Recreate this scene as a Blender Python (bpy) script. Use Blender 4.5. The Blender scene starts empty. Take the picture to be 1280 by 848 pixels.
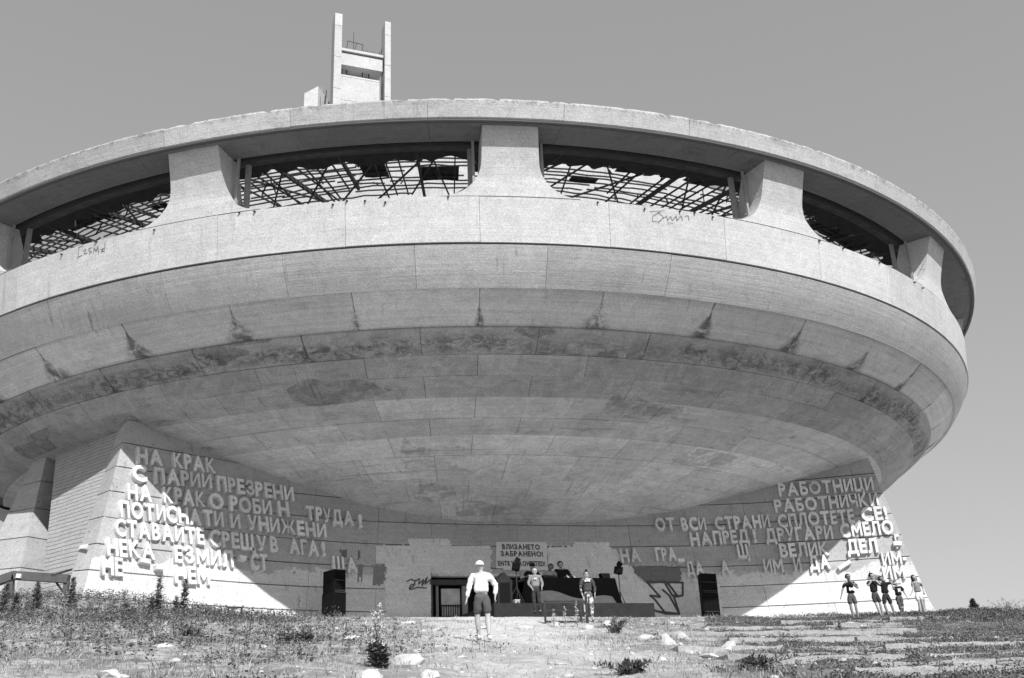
import bpy, bmesh, math, random
import numpy as np
from mathutils import Vector, Matrix, noise as mnoise
random.seed(7); rng = np.random.default_rng(7)
scene = bpy.context.scene
COL = scene.collection
rad = math.radians
S = 1.11            # survey units -> metres (applied to every root object at the end)

# ------------------------------------------------------------------ camera
FWD = Vector((0.06124456, 0.92977016, 0.36301041)); RGT = Vector((0.99789516, -0.04927052, -0.04216239)); UPV = Vector((0.02131562, -0.36482854, 0.93083069))
EYE = Vector((0, -58.49010625, 0)); FPX = 1244.4
cd = bpy.data.cameras.new('camera'); cam = bpy.data.objects.new('camera', cd); COL.objects.link(cam)
cd.sensor_width = 36; cd.lens = 35; cd.clip_start = 0.1; cd.clip_end = 8000
M = Matrix((RGT, UPV, -FWD)).transposed().to_4x4(); M.translation = EYE * S
cam.matrix_world = M
scene.camera = cam
# ------------------------------------------------------------------ world, sun, exposure
SUN_EL, SUN_AZ = 44.0, 19.5
w = bpy.data.worlds.new('World'); scene.world = w; w.use_nodes = True
nt = w.node_tree; nt.nodes.clear()
sky = nt.nodes.new('ShaderNodeTexSky'); sky.sky_type = 'NISHITA'; sky.sun_disc = False
sky.sun_elevation = rad(SUN_EL); sky.sun_rotation = rad(180 - SUN_AZ); sky.altitude = 1400; sky.air_density = 1.0; sky.dust_density = 1.5; sky.ozone_density = 1.0
bw = nt.nodes.new('ShaderNodeRGBToBW'); bg = nt.nodes.new('ShaderNodeBackground'); wo = nt.nodes.new('ShaderNodeOutputWorld')
bg.inputs['Strength'].default_value = 0.12
nt.links.new(sky.outputs[0], bw.inputs[0]); pw = nt.nodes.new('ShaderNodeMath'); pw.operation = 'POWER'; pw.inputs[1].default_value = .38; ml = nt.nodes.new('ShaderNodeMath'); ml.operation = 'MULTIPLY'; ml.inputs[1].default_value = 1.62   # a monochrome film's flat rendering of the sky
nt.links.new(bw.outputs[0], pw.inputs[0]); nt.links.new(pw.outputs[0], ml.inputs[0]); nt.links.new(ml.outputs[0], bg.inputs[0]); nt.links.new(bg.outputs[0], wo.inputs[0])
sl = bpy.data.lights.new('sun', 'SUN'); sl.energy = 3.1; sl.angle = rad(0.5); sl.color = (1, 1, 1)
so = bpy.data.objects.new('sun', sl); COL.objects.link(so)
SUNV = Vector((math.sin(rad(SUN_AZ)) * math.cos(rad(SUN_EL)), -math.cos(rad(SUN_AZ)) * math.cos(rad(SUN_EL)), math.sin(rad(SUN_EL))))
so.rotation_euler = SUNV.to_track_quat('Z', 'Y').to_euler(); so.location = SUNV * 200
scene.view_settings.view_transform = 'Standard'; scene.view_settings.look = 'None'
scene.view_settings.exposure = 0.75; scene.view_settings.gamma = 1; scene.view_settings.use_curve_mapping = False
scene.render.engine = 'CYCLES'; scene.cycles.max_bounces = 6; scene.cycles.diffuse_bounces = 3

# ------------------------------------------------------------------ survey: picture rays -> places in the world
O = np.array(EYE); Fv = np.array(FWD); Rv = np.array(RGT); Uv = np.array(UPV)
def ray(x, y): return Fv + (x - 640) / FPX * Rv - (y - 424) / FPX * Uv
def at_z(x, y, h): d = ray(x, y); return O + h / d[2] * d
def at_y(x, y, Y): d = ray(x, y); return O + (Y - O[1]) / d[1] * d

# ------------------------------------------------------------------ object helpers
def tag(o, label=None, cat=None, group=None, kind=None):
    if label: o['label'] = label
    if cat: o['category'] = cat
    if group: o['group'] = group
    if kind: o['kind'] = kind
    return o
def empty(name, loc=(0, 0, 0), rz=0, **k):
    o = bpy.data.objects.new(name, None); COL.objects.link(o); o.location = loc; o.rotation_euler = (0, 0, rz); o.empty_display_size = .2
    return tag(o, **k)
def link(name, me, mat=None, parent=None, loc=(0, 0, 0), rot=(0, 0, 0), sc=None, **k):
    o = bpy.data.objects.new(name, me); COL.objects.link(o); o.location = loc; o.rotation_euler = rot
    if sc is not None: o.scale = sc
    if mat is not None and len(me.materials) == 0: me.materials.append(mat)
    if parent is not None: o.parent = parent
    return tag(o, **k)
def mesh(name, vs, fs, mat=None, smooth=False):
    me = bpy.data.meshes.new(name); me.from_pydata([tuple(v) for v in vs], [], fs); me.update()
    if smooth: me.polygons.foreach_set('use_smooth', [True] * len(me.polygons))
    if mat: me.materials.append(mat)
    return me
class MB:
    def __init__(s): s.v = []; s.f = []
    def add(s, vs, fs):
        n = len(s.v); s.v += [tuple(v) for v in vs]; s.f += [tuple(i + n for i in f) for f in fs]; return s
    def box(s, c, d, rz=0, m=None):
        x, y, z = d[0] / 2, d[1] / 2, d[2] / 2
        R = m if m is not None else Matrix.Rotation(rz, 3, 'Z'); c = Vector(c)
        vs = [c + R @ Vector((sx * x, sy * y, sz * z)) for sx in (-1, 1) for sy in (-1, 1) for sz in (-1, 1)]
        return s.add(vs, [(0, 1, 3, 2), (4, 6, 7, 5), (0, 4, 5, 1), (2, 3, 7, 6), (0, 2, 6, 4), (1, 5, 7, 3)])
    def bar(s, a, b, t, t2=None, up=(0, 0, 1)):
        a = Vector(a); b = Vector(b); d = (b - a); L = d.length
        if L < 1e-6: return s
        d.normalize(); u = Vector(up)
        if abs(d.dot(u)) > .98: u = Vector((0, 1, 0))
        x = d.cross(u).normalized(); y = x.cross(d)
        R = Matrix((x, d, y)).transposed()
        return s.box((a + b) / 2, (t, L, t2 or t), m=R)
    def tube(s, a, b, r, n=8, r2=None):
        a = Vector(a); b = Vector(b); d = (b - a).normalized(); u = Vector((0, 0, 1))
        if abs(d.dot(u)) > .98: u = Vector((0, 1, 0))
        x = d.cross(u).normalized(); y = x.cross(d); r2 = r if r2 is None else r2
        vs = [p + (x * math.cos(2 * math.pi * i / n) + y * math.sin(2 * math.pi * i / n)) * q for p, q in ((a, r), (b, r2)) for i in range(n)]
        fs = [(i, (i + 1) % n, n + (i + 1) % n, n + i) for i in range(n)] + [tuple(range(n))[::-1], tuple(range(n, 2 * n))]
        return s.add(vs, fs)
    def make(s, name, mat=None, smooth=False): return mesh(name, s.v, s.f, mat, smooth)
    def obj(s, name, mat=None, parent=None, loc=(0, 0, 0), rot=(0, 0, 0), smooth=False, **k): return link(name, s.make(name, mat, smooth), None, parent, loc, rot, **k)
def bevel(o, wd, seg=1):
    m = o.modifiers.new('b', 'BEVEL'); m.width = wd; m.segments = seg; m.limit_method = 'ANGLE'; return o

# ------------------------------------------------------------------ materials (a monochrome photograph: every colour is a grey)
class NG:
    def __init__(s, name):
        s.m = bpy.data.materials.new(name); s.m.use_nodes = True; s.t = s.m.node_tree; s.t.nodes.clear()
        s.out = s.t.nodes.new('ShaderNodeOutputMaterial'); s.b = s.t.nodes.new('ShaderNodeBsdfPrincipled'); s.t.links.new(s.b.outputs[0], s.out.inputs[0])
        s.b.inputs['Specular IOR Level'].default_value = .25
    def n(s, ty, **k):
        o = s.t.nodes.new(ty)
        for a, v in k.items(): setattr(o, a, v)
        return o
    def l(s, a, b): s.t.links.new(a, b)
    def setin(s, i, v):
        if isinstance(v, (int, float, tuple)): i.default_value = v
        else: s.l(v, i)
    def math(s, op, a, b=0.0, c=None, clamp=False):
        o = s.n('ShaderNodeMath', operation=op, use_clamp=clamp); s.setin(o.inputs[0], a); s.setin(o.inputs[1], b)
        if c is not None: s.setin(o.inputs[2], c)
        return o.outputs[0]
    def sstep(s, x, a, b, lo=0.0, hi=1.0):
        o = s.n('ShaderNodeMapRange', interpolation_type='SMOOTHSTEP'); s.setin(o.inputs[0], x); s.setin(o.inputs[1], a); s.setin(o.inputs[2], b); s.setin(o.inputs[3], lo); s.setin(o.inputs[4], hi); return o.outputs[0]
    def pos(s):
        g = s.n('ShaderNodeNewGeometry'); v = s.n('ShaderNodeVectorMath', operation='SCALE'); s.l(g.outputs['Position'], v.inputs[0]); v.inputs[3].default_value = 1 / S; return v.outputs[0]
    def objc(s): return s.n('ShaderNodeTexCoord').outputs['Object']
    def scl(s, v, sc, off=(0, 0, 0)):
        m = s.n('ShaderNodeMapping'); s.l(v, m.inputs[0]); m.inputs['Scale'].default_value = sc; m.inputs['Location'].default_value = off; return m.outputs[0]
    def noise(s, v, sc, det=4, rough=.6, dist=0.0):
        o = s.n('ShaderNodeTexNoise'); s.l(v, o.inputs['Vector']); o.inputs['Scale'].default_value = sc; o.inputs['Detail'].default_value = det; o.inputs['Roughness'].default_value = rough; o.inputs['Distortion'].default_value = dist; return o.outputs[0]
    def cyl(s, v):
        x = s.n('ShaderNodeSeparateXYZ'); s.l(v, x.inputs[0]); ang = s.math('ARCTAN2', x.outputs[0], s.math('MULTIPLY', x.outputs[1], -1.0))
        r = s.math('SQRT', s.math('ADD', s.math('MULTIPLY', x.outputs[0], x.outputs[0]), s.math('MULTIPLY', x.outputs[1], x.outputs[1])))
        c = s.n('ShaderNodeCombineXYZ'); s.l(s.math('MULTIPLY', ang, 26.0), c.inputs[0]); s.l(r, c.inputs[1]); s.l(x.outputs[2], c.inputs[2])
        return ang, r, x.outputs[2], c.outputs[0]
    def finish(s, val, rough=.9, bump=None, bs=.3, bd=.03, metal=0):
        c = s.n('ShaderNodeCombineColor'); 
        for i in range(3): s.setin(c.inputs[i], val)
        s.l(c.outputs[0], s.b.inputs['Base Color']); s.setin(s.b.inputs['Roughness'], rough); s.b.inputs['Metallic'].default_value = metal
        if bump is not None:
            b = s.n('ShaderNodeBump'); b.inputs['Strength'].default_value = bs; b.inputs['Distance'].default_value = bd; s.l(bump, b.inputs['Height']); s.l(b.outputs[0], s.b.inputs['Normal'])
        return s.m
def simple(name, g, var=.15, sc=8, rough=.8, bs=.2, metal=0):
    s = NG(name); s.b.inputs['Specular IOR Level'].default_value = .03 if g < .1 else .2; v = s.objc(); n = s.noise(v, sc, 5)
    return s.finish(s.math('MULTIPLY', s.math('ADD', s.math('MULTIPLY', s.math('SUBTRACT', n, .5), var * 2), 1.0), g), rough, n, bs, .01, metal)
def ring_concrete(name, g, streak=.12, stain=.25, flame=None, spall=False, vert=False, rnd=.07, weather=False, rimdirt=False):
    s = NG(name); P = s.pos(); ang, r, z, C = s.cyl(P)
    st = s.noise(s.scl(C, (.18, 9, 9)), 1.0, 5, .7)                # board marks along the ring
    big = s.noise(P, .35, 5, .65, .6); mid = s.noise(s.scl(C, (.5, 1.2, 1.2)), 1.3, 6, .7, .4); fine = s.noise(P, 14, 4, .75)
    v = s.math('MULTIPLY_ADD', s.math('SUBTRACT', st, .5), streak * 4, 1.0)
    v = s.math('MULTIPLY', v, s.math('MULTIPLY_ADD', s.math('SUBTRACT', fine, .5), .55, 1.0))
    v = s.math('MULTIPLY', v, s.math('MULTIPLY_ADD', s.math('SUBTRACT', big, .5), .35, 1.0))
    v = s.math('MULTIPLY', v, s.sstep(mid, .54, .72, 1.0, 1 - stain))
    sc = s.noise(s.scl(C, (5, .7, .7)), .8, 4, .7, 1.2)
    if vert: v = s.math('MULTIPLY', v, s.sstep(s.noise(s.scl(C, (4, .3, .3)), .9, 5, .7), .55, .8, 1.0, .72))
    else: v = s.math('MULTIPLY', v, s.math('SUBTRACT', 1.0, s.math('MULTIPLY', s.sstep(sc, .56, .7, 0.0, .4), s.sstep(big, .48, .62))))
    if flame is not None:
        a = s.math('MULTIPLY', ang, 180 / math.pi / 9.0); fr = s.math('FRACT', s.math('ADD', s.math('SUBTRACT', a, flame[0] / 9.0), 20.5))
        d = s.math('MULTIPLY', s.math('ABSOLUTE', s.math('SUBTRACT', fr, .5)), 9 * math.pi / 180 * 26)     # metres to the joint
        nn = s.noise(P, 2.2, 5, .75, .5); wn = s.n('ShaderNodeTexWhiteNoise', noise_dimensions='2D'); cv = s.n('ShaderNodeCombineXYZ'); s.l(s.math('FLOOR', s.math('ADD', s.math('SUBTRACT', a, flame[0] / 9.0), 20.5)), cv.inputs[0]); s.l(s.math('FLOOR', s.math('MULTIPLY', r, .8)), cv.inputs[1]); s.l(cv.outputs[0], wn.inputs['Vector']); pick = wn.outputs['Value']
        wdt = s.math('MULTIPLY', s.sstep(r, flame[1], flame[2], .05, .75), s.sstep(pick, .1, .8, flame[3] if len(flame) > 3 else .04, 1.1))
        k = s.math('MULTIPLY', s.sstep(s.math('DIVIDE', d, wdt), 1.0, .2), s.sstep(nn, .35, .6))
        v = s.math('MULTIPLY', v, s.math('MULTIPLY_ADD', k, -.72, 1.0))
    if spall:
        nn = s.noise(s.scl(C, (1.0, 1.4, 1.4)), 2.2, 7, .8, .8); k = s.math('MULTIPLY', s.math('MULTIPLY', s.sstep(s.math('ABSOLUTE', s.math('SUBTRACT', r, s.math('MULTIPLY_ADD', s.math('SUBTRACT', big, .5), 1.2, 25.95))), .5, .1), s.sstep(nn, .40, .58)), s.sstep(s.noise(s.scl(C, (.16, .1, .1)), 1.0, 3, .6), .38, .55, .45, 1.0))
        v = s.math('MULTIPLY', v, s.math('MULTIPLY_ADD', k, -.62, 1.0))
        sp = s.math('MULTIPLY', s.sstep(s.noise(s.scl(C, (2.5, .8, .8)), 3, 4, .7), .66, .72), s.sstep(s.math('ABSOLUTE', s.math('SUBTRACT', r, 25.95)), .6, .3)); v = s.math('MULTIPLY_ADD', sp, .8, v)
    oi = s.n('ShaderNodeObjectInfo'); v = s.math('MULTIPLY', v, s.math('MULTIPLY_ADD', s.math('SUBTRACT', oi.outputs['Random'], .5), rnd * 2, 1.0))
    blot = s.noise(P, 1.6, 8, .78, .9); v = s.math('MULTIPLY', v, s.math('MULTIPLY_ADD', s.math('SUBTRACT', blot, .5), 1.25 if weather else .70, 1.0))
    gr_ = s.noise(P, 24, 4, .85); v = s.math('MULTIPLY', v, s.math('MULTIPLY_ADD', s.math('SUBTRACT', gr_, .5), 1.7, 1.0))
    if weather:
        vo = s.n('ShaderNodeTexVoronoi', distance='CHEBYCHEV'); s.l(s.scl(C, (.42, 1.1, .6)), vo.inputs['Vector']); vo.inputs['Scale'].default_value = .75; vo.inputs['Randomness'].default_value = .75
        cs = s.n('ShaderNodeSeparateColor'); s.l(vo.outputs['Color'], cs.inputs[0]); dk = s.math('MULTIPLY', s.sstep(cs.outputs[0], .90, .93), s.sstep(s.noise(P, 1.1, 6, .8, .5), .40, .56))
        v = s.math('MULTIPLY', v, s.math('MULTIPLY_ADD', dk, -.34, 1.0)); v = s.math('MULTIPLY', v, s.math('MULTIPLY_ADD', s.math('SUBTRACT', cs.outputs[1], .5), .13, 1.0))
        run = s.sstep(s.noise(s.scl(C, (7, .28, .28)), 1.0, 5, .8, .25), .55, .74); area = s.sstep(s.noise(s.scl(C, (.22, .3, .3)), 1.0, 4, .7, .6), .50, .60)
        v = s.math('MULTIPLY', v, s.math('MULTIPLY_ADD', s.math('MULTIPLY', run, area), -.55, 1.0))
        conc = s.sstep(s.noise(s.scl(C, (.10, 1.7, 1.7)), 1.0, 6, .75, .35), .57, .68); v = s.math('MULTIPLY', v, s.math('MULTIPLY_ADD', conc, -.30, 1.0))
    if rimdirt: v = s.math('MULTIPLY', v, s.math('MULTIPLY_ADD', s.math('MULTIPLY', s.sstep(z, 19.62, 19.92), s.sstep(s.noise(P, 3.5, 7, .85, .6), .46, .62)), -.5, 1.0))
    h = s.math('ADD', s.math('MULTIPLY', st, .6), s.math('ADD', s.math('MULTIPLY', fine, .4), mid))
    return s.finish(s.math('MULTIPLY', v, g, clamp=True), .92, h, .45, .05)
def wall_concrete(name, gu, gl, rough_up=True, brick=False, level=6.1, rnd=.03):
    s = NG(name); P = s.pos(); x = s.n('ShaderNodeSeparateXYZ'); s.l(P, x.inputs[0])
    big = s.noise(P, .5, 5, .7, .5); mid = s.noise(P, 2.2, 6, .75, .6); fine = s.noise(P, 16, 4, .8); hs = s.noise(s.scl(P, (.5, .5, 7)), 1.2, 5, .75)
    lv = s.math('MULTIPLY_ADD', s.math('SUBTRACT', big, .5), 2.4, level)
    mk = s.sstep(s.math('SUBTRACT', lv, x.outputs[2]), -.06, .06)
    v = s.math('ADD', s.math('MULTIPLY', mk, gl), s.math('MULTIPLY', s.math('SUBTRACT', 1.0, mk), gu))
    v = s.math('MULTIPLY', v, s.math('MULTIPLY_ADD', s.math('SUBTRACT', fine, .5), .75, 1.0))
    v = s.math('MULTIPLY', v, s.math('MULTIPLY_ADD', s.math('SUBTRACT', mid, .5), .5, 1.0))
    v = s.math('MULTIPLY', v, s.math('MULTIPLY_ADD', s.math('SUBTRACT', hs, .5), .45, 1.0))
    dots = s.noise(P, 5.5, 2, .5); v = s.math('MULTIPLY', v, s.sstep(dots, .72, .76, 1.0, .45))
    dr = s.noise(s.scl(P, (3, 3, .25)), 1.2, 4, .7); v = s.math('MULTIPLY', v, s.sstep(dr, .56, .72, 1.0, .75))
    oi = s.n('ShaderNodeObjectInfo'); v = s.math('MULTIPLY', v, s.math('MULTIPLY_ADD', s.math('SUBTRACT', oi.outputs['Random'], .5), rnd * 2, 1.0))
    grn = s.noise(P, 24, 4, .85); v = s.math('MULTIPLY', v, s.math('MULTIPLY_ADD', s.math('SUBTRACT', grn, .5), 1.6, 1.0))
    h = s.math('ADD', mid, fine)
    if brick:
        f = s.math('FRACT', s.math('MULTIPLY', s.math('MULTIPLY_ADD', s.math('SUBTRACT', big, .5), .15, x.outputs[2]), 1 / .17))
        ln = s.sstep(s.math('ABSOLUTE', s.math('SUBTRACT', f, .5)), .36, .46)
        v = s.math('MULTIPLY', v, s.math('MULTIPLY_ADD', ln, -.35, 1.0)); h = s.math('MULTIPLY_ADD', ln, -2.5, h)
    return s.finish(s.math('MULTIPLY', v, 1.0, clamp=True), .95, h, .6, .04)

M_ring = ring_concrete('board_marked_concrete', .50, .07, .10, vert=True)
M_ring2 = ring_concrete('board_marked_concrete_lower_ring', .50, .09, .12)
M_de = ring_concrete('underside_concrete_outer', .55, .17, .2, flame=(2.1, 27.5, 26.5, .3), rnd=.09)
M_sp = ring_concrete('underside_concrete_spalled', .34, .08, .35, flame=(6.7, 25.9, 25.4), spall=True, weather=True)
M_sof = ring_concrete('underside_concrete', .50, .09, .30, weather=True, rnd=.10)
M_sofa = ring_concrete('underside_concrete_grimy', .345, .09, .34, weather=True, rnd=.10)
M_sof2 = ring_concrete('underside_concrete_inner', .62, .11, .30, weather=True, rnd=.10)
M_dark = ring_concrete('underside_concrete_damp', .15, .1, .5)
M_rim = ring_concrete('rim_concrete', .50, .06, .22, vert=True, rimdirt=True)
M_rimund = ring_concrete('shaded_roof_underside', .17, .1, .25)  # same concrete as the rim; the shade under the roof is put into its colour
M_back = simple('joint_shadow_concrete', .10)
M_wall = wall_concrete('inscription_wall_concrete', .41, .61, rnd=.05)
M_arm = wall_concrete('arm_concrete', .40, .46, level=4.5)
M_brick = wall_concrete('brick_face', .40, .42, brick=True, level=4.5)
M_letter = wall_concrete('cast_letter_concrete', .72, .72, rnd=.12)
M_plaster = wall_concrete('pale_plaster', .68, .68)
M_white = simple('white_paint', .68, .1, 5)
M_darkpl = wall_concrete('dark_grey_patch', .17, .17)
M_paint = simple('dark_sign_paint', .09, .8, 30)
M_fade = simple('faded_spray_paint', .2, .6, 12)
M_black = simple('black_fabric', .004, .4, 6, .95)
M_skirt = simple('charcoal_stage_skirt', .034, .4, 5, .9)
M_steel = simple('rusted_steel', .05, .6, 9, .7)
M_deck = simple('dark_roof_sheet', .035, .6, 3, .8)
M_galv = simple('weathered_steel_tube', .30, .4, 6, .6)
M_spk = simple('speaker_black', .012, .3, 20, .55)
M_grille = simple('speaker_grille', .008, .3, 40, .6)
M_door = simple('door_metal', .14, .6, 5, .6)
M_drum = wall_concrete('hall_wall_plaster', .40, .40)
M_tower = ring_concrete('tower_concrete', .52, .05, .1)
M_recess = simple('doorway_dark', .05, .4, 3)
M_stone = simple('pale_stone', .50, .6, 3, .95, .9)
F_case = simple('pale_case', .45, .3, 4)
M_step = wall_concrete('worn_stone_step', .34, .34, rnd=.12)

# ------------------------------------------------------------------ ground
E0 = np.array([1.8, -24.5]); ED = np.array([.94, .341]); EN = np.array([.341, -.94])
def sstep(x, a, b):
    t = np.clip((np.asarray(x, float) - a) / (b - a), 0, 1); return t * t * (3 - 2 * t)
def ground(x, y, bumps=True):
    x = np.asarray(x, float); y = np.asarray(y, float)
    dx, dy = x - E0[0], y - E0[1]; v = dx * EN[0] + dy * EN[1]; u = dx * ED[0] + dy * ED[1]
    vv = np.logaddexp(0, (v - .25) * 3.0) / 3.0
    z = 3.4 - .160 * np.minimum(vv, 12) - .135 * np.maximum(vv - 12, 0)
    z = z + .62 * sstep(-u, 8, 12.5) * sstep(v, 3.5, -1.5) + .12 * sstep(-u, 2, 9) * sstep(v, 26, 10) * sstep(v, 2, 8)
    z = z + .30 * np.exp(-((u - 17) / 4.5) ** 2) * np.exp(-((v - 3.8) / 2.4) ** 2) + .25 * np.exp(-((u - 26) / 6) ** 2) * np.exp(-((v - 2.5) / 4) ** 2)
    z = z - .06 * np.maximum(0, v - 30)
    d = np.hypot(x - 3, y + 5); z = z - .16 * np.maximum(0, d - 62) * sstep(-v, -20, 20) 
    if bumps:
        a = sstep(v, -1.0, 3)
        z = z + a * (.05 * np.sin(x * 1.1 + 1.3 * np.sin(y * .7)) * np.sin(y * .9 + 1) + .025 * np.sin(x * 3.1 + y * 1.7) * np.sin(y * 2.6 - x) )
    return z
def gz(x, y): return float(ground(x, y))
def on_ground(px, py, lo=-54, hi=-15.0):
    """where the line of sight through a picture point meets the ground"""
    d = ray(px, py)
    for Y in np.arange(lo, hi, .02):
        P = O + (Y - O[1]) / d[1] * d
        if P[2] <= gz(P[0], P[1]): return P
    return at_y(px, py, -24)
def axis(lo, hi, step, far):
    a = list(np.arange(lo, hi + 1e-6, step)); s = step; x = hi
    while x < far: s *= 1.35; x += s; a.append(x)
    s = step; x = lo
    while x > -far: s *= 1.35; x -= s; a.insert(0, x)
    return np.array(a)
gx = axis(-22, 34, .22, 1500); gy = axis(-56, -14, .22, 1500)
GX, GY = np.meshgrid(gx, gy); GZ = ground(GX, GY)
far = np.hypot(GX, GY + 30) > 60
GZ = GZ + np.where(far, 0, 0)
nz = rng.normal(0, .012, GZ.shape) * sstep((GX - E0[0]) * EN[0] + (GY - E0[1]) * EN[1], 0, 2) * (np.hypot(GX, GY + 35) < 35)
GZ = GZ + nz
nx_, ny_ = len(gx), len(gy)
gv = np.stack([GX.ravel(), GY.ravel(), GZ.ravel()], 1)
idx = np.arange(nx_ * ny_).reshape(ny_, nx_)
gf = np.stack([idx[:-1, :-1].ravel(), idx[:-1, 1:].ravel(), idx[1:, 1:].ravel(), idx[1:, :-1].ravel()], 1)
def np_mesh(name, v, f, mat=None, smooth=False):
    me = bpy.data.meshes.new(name); v = np.asarray(v, np.float32); f = np.asarray(f, np.int32); k = f.shape[1]
    me.vertices.add(len(v)); me.vertices.foreach_set('co', v.ravel()); me.loops.add(f.size); me.loops.foreach_set('vertex_index', f.ravel())
    me.polygons.add(len(f)); me.polygons.foreach_set('loop_start', np.arange(0, f.size, k, dtype=np.int32)); me.polygons.foreach_set('loop_total', np.full(len(f), k, np.int32))
    me.update(calc_edges=True)
    if smooth: me.polygons.foreach_set('use_smooth', np.ones(len(f), bool))
    if mat: me.materials.append(mat)
    return me
def ground_mat():
    s = NG('dry_ground'); P = s.pos(); x = s.n('ShaderNodeSeparateXYZ'); s.l(P, x.inputs[0]); X, Y = x.outputs[0], x.outputs[1]
    dx = s.math('SUBTRACT', X, float(E0[0])); dy = s.math('SUBTRACT', Y, float(E0[1]))
    v = s.math('ADD', s.math('MULTIPLY', dx, float(EN[0])), s.math('MULTIPLY', dy, float(EN[1])))
    u = s.math('ADD', s.math('MULTIPLY', dx, float(ED[0])), s.math('MULTIPLY', dy, float(ED[1])))
    big = s.noise(P, .45, 6, .7, .6); mid = s.noise(P, 2.0, 7, .75, .4); fine = s.noise(P, 12, 5, .8)
    g = s.sstep(mid, .4, .62, .20, .46)
    # trodden path up the middle and the pale apron on the terrace
    px = s.math('ABSOLUTE', s.math('SUBTRACT', s.math('MULTIPLY_ADD', s.math('SUBTRACT', big, .5), 5.0, X), 1.5))
    path = s.math('MULTIPLY', s.sstep(px, 3.2, .8), s.sstep(v, 30, 3))
    apron = s.math('MULTIPLY', s.sstep(s.math('MULTIPLY_ADD', s.math('SUBTRACT', mid, .5), 2.0, v), 2.0, .9), s.sstep(u, -6, -3))
    k = s.math('MAXIMUM', s.math('MULTIPLY', path, .95), s.math('MULTIPLY', apron, .8))
    g = s.math('ADD', s.math('MULTIPLY', g, s.math('SUBTRACT', 1.0, k)), s.math('MULTIPLY', k, .58))
    st_ = s.math('MULTIPLY', s.sstep(s.math('SUBTRACT', X, s.math('MULTIPLY', s.math('ADD', Y, 58.5), .25)), -.3, .8), s.math('MULTIPLY', s.sstep(v, 1.2, 2.2), s.sstep(v, 25, 22)))
    g = s.math('MULTIPLY', g, s.math('MULTIPLY_ADD', st_, -.55, 1.0))
    peb = s.sstep(s.noise(P, 5, 3, .6), .63, .7, 0.0, .22); g = s.math('ADD', g, peb)
    blot = s.noise(P, .9, 8, .8, .8); g = s.math('MULTIPLY', g, s.math('MULTIPLY_ADD', s.math('SUBTRACT', blot, .5), 1.3, 1.0))
    g = s.math('MULTIPLY', g, s.math('MULTIPLY_ADD', s.math('SUBTRACT', fine, .5), 1.3, 1.0))
    return s.finish(s.math('MULTIPLY', g, 1.0, clamp=True), .97, s.math('ADD', mid, fine), .8, .06)
link('ground', np_mesh('ground', gv, gf, ground_mat(), True), kind='structure')

# ------------------------------------------------------------------ the saucer
bld = empty('monument_building', (0, 0, 0), label='huge ruined concrete saucer-shaped monument hall standing on walls of cast lettering', cat='building')
def cyl(r, a, h): return (r * math.sin(a), -r * math.cos(a), h)
PROF = [(28.85, 16.8), (28.68, 15.12), (27.82, 13.83), (26.55, 12.90), (25.65, 12.25), (24.95, 11.70), (23.85, 11.25), (22.3, 10.92), (21.05, 10.60), (19.35, 10.25), (17.3, 9.72), (15.9, 9.2), (13.0, 8.3)]
STEPA = 9.0
def ring_panel(name, p0, p1, wdeg, mat, inset0=0., gap=.018, hgap=(.03, .03), n=8, bulge=0., thick=.12, top_jag=0., seed=0, k=3):
    r0, h0 = p0; r1, h1 = p1; L = math.hypot(r1 - r0, h1 - h0); t = ((r1 - r0) / L, (h1 - h0) / L); nrm = (-t[1], t[0])
    if nrm[0] < 0 and nrm[1] > 0: nrm = (-nrm[0], -nrm[1])
    if nrm[1] > 0 and abs(nrm[1]) > abs(nrm[0]): nrm = (-nrm[0], -nrm[1])
    R = random.Random(seed)
    vs = []; fs = []; rows = []
    for j in range(k + 1):
        f = j / k; d = hgap[0] + (L - hgap[0] - hgap[1]) * f
        b = bulge * 4 * f * (1 - f) - inset0
        r = r0 + t[0] * d + nrm[0] * b; h = h0 + t[1] * d + nrm[1] * b
        row = []
        for i in range(n + 1):
            hh = h; rr = r
            if top_jag and j == 0: q = R.random(); hh = h - top_jag * q * q * q * 2
            half = rad(wdeg / 2) - gap / rr; a = -half + 2 * half * i / n
            row.append(len(vs)); vs.append(cyl(rr, a, hh))
        rows.append(row)
    for j in range(k):
        for i in range(n): fs.append((rows[j][i], rows[j + 1][i], rows[j + 1][i + 1], rows[j][i + 1]))
    # returns to the back
    def back(idx):
        x, y, z = vs[idx]; r = math.hypot(x, y); q = (r - nrm[0] * thick) / r; vs.append((x * q, y * q, z - nrm[1] * thick)); return len(vs) - 1
    loop = rows[0] + [rows[j][n] for j in range(1, k + 1)] + rows[k][:-1][::-1] + [rows[j][0] for j in range(k - 1, 0, -1)]
    m = len(loop)
    for i in range(m):
        b = len(vs); vs.append(vs[loop[i]]); vs.append(vs[loop[(i + 1) % m]]); back(loop[(i + 1) % m]); back(loop[i]); fs.append((b, b + 1, b + 2, b + 3))
    me = mesh(name, vs, fs, mat)
    sm = [True] * (k * n) + [False] * m; me.polygons.foreach_set('use_smooth', sm)
    return me
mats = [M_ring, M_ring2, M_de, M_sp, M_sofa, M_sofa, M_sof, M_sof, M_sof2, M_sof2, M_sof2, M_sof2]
phase = [2.1, 6.7, 2.1, 6.7, 2.1, 6.7, 2.1, 6.7, 2.1, 6.7, 2.1, 6.7]
inset = [0, .03, .14, .05, .055, .045, .055, .045, .05, .045, .05, .04]
hg = [(.0, .045), (.045, .03), (.03, .006), (.006, .005)] + [(.008, .008)] * 8
bul = [.0, .05, .07, .02] + [.01] * 8
damp = {(6, 2): 1, (5, 30): 1}
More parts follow.
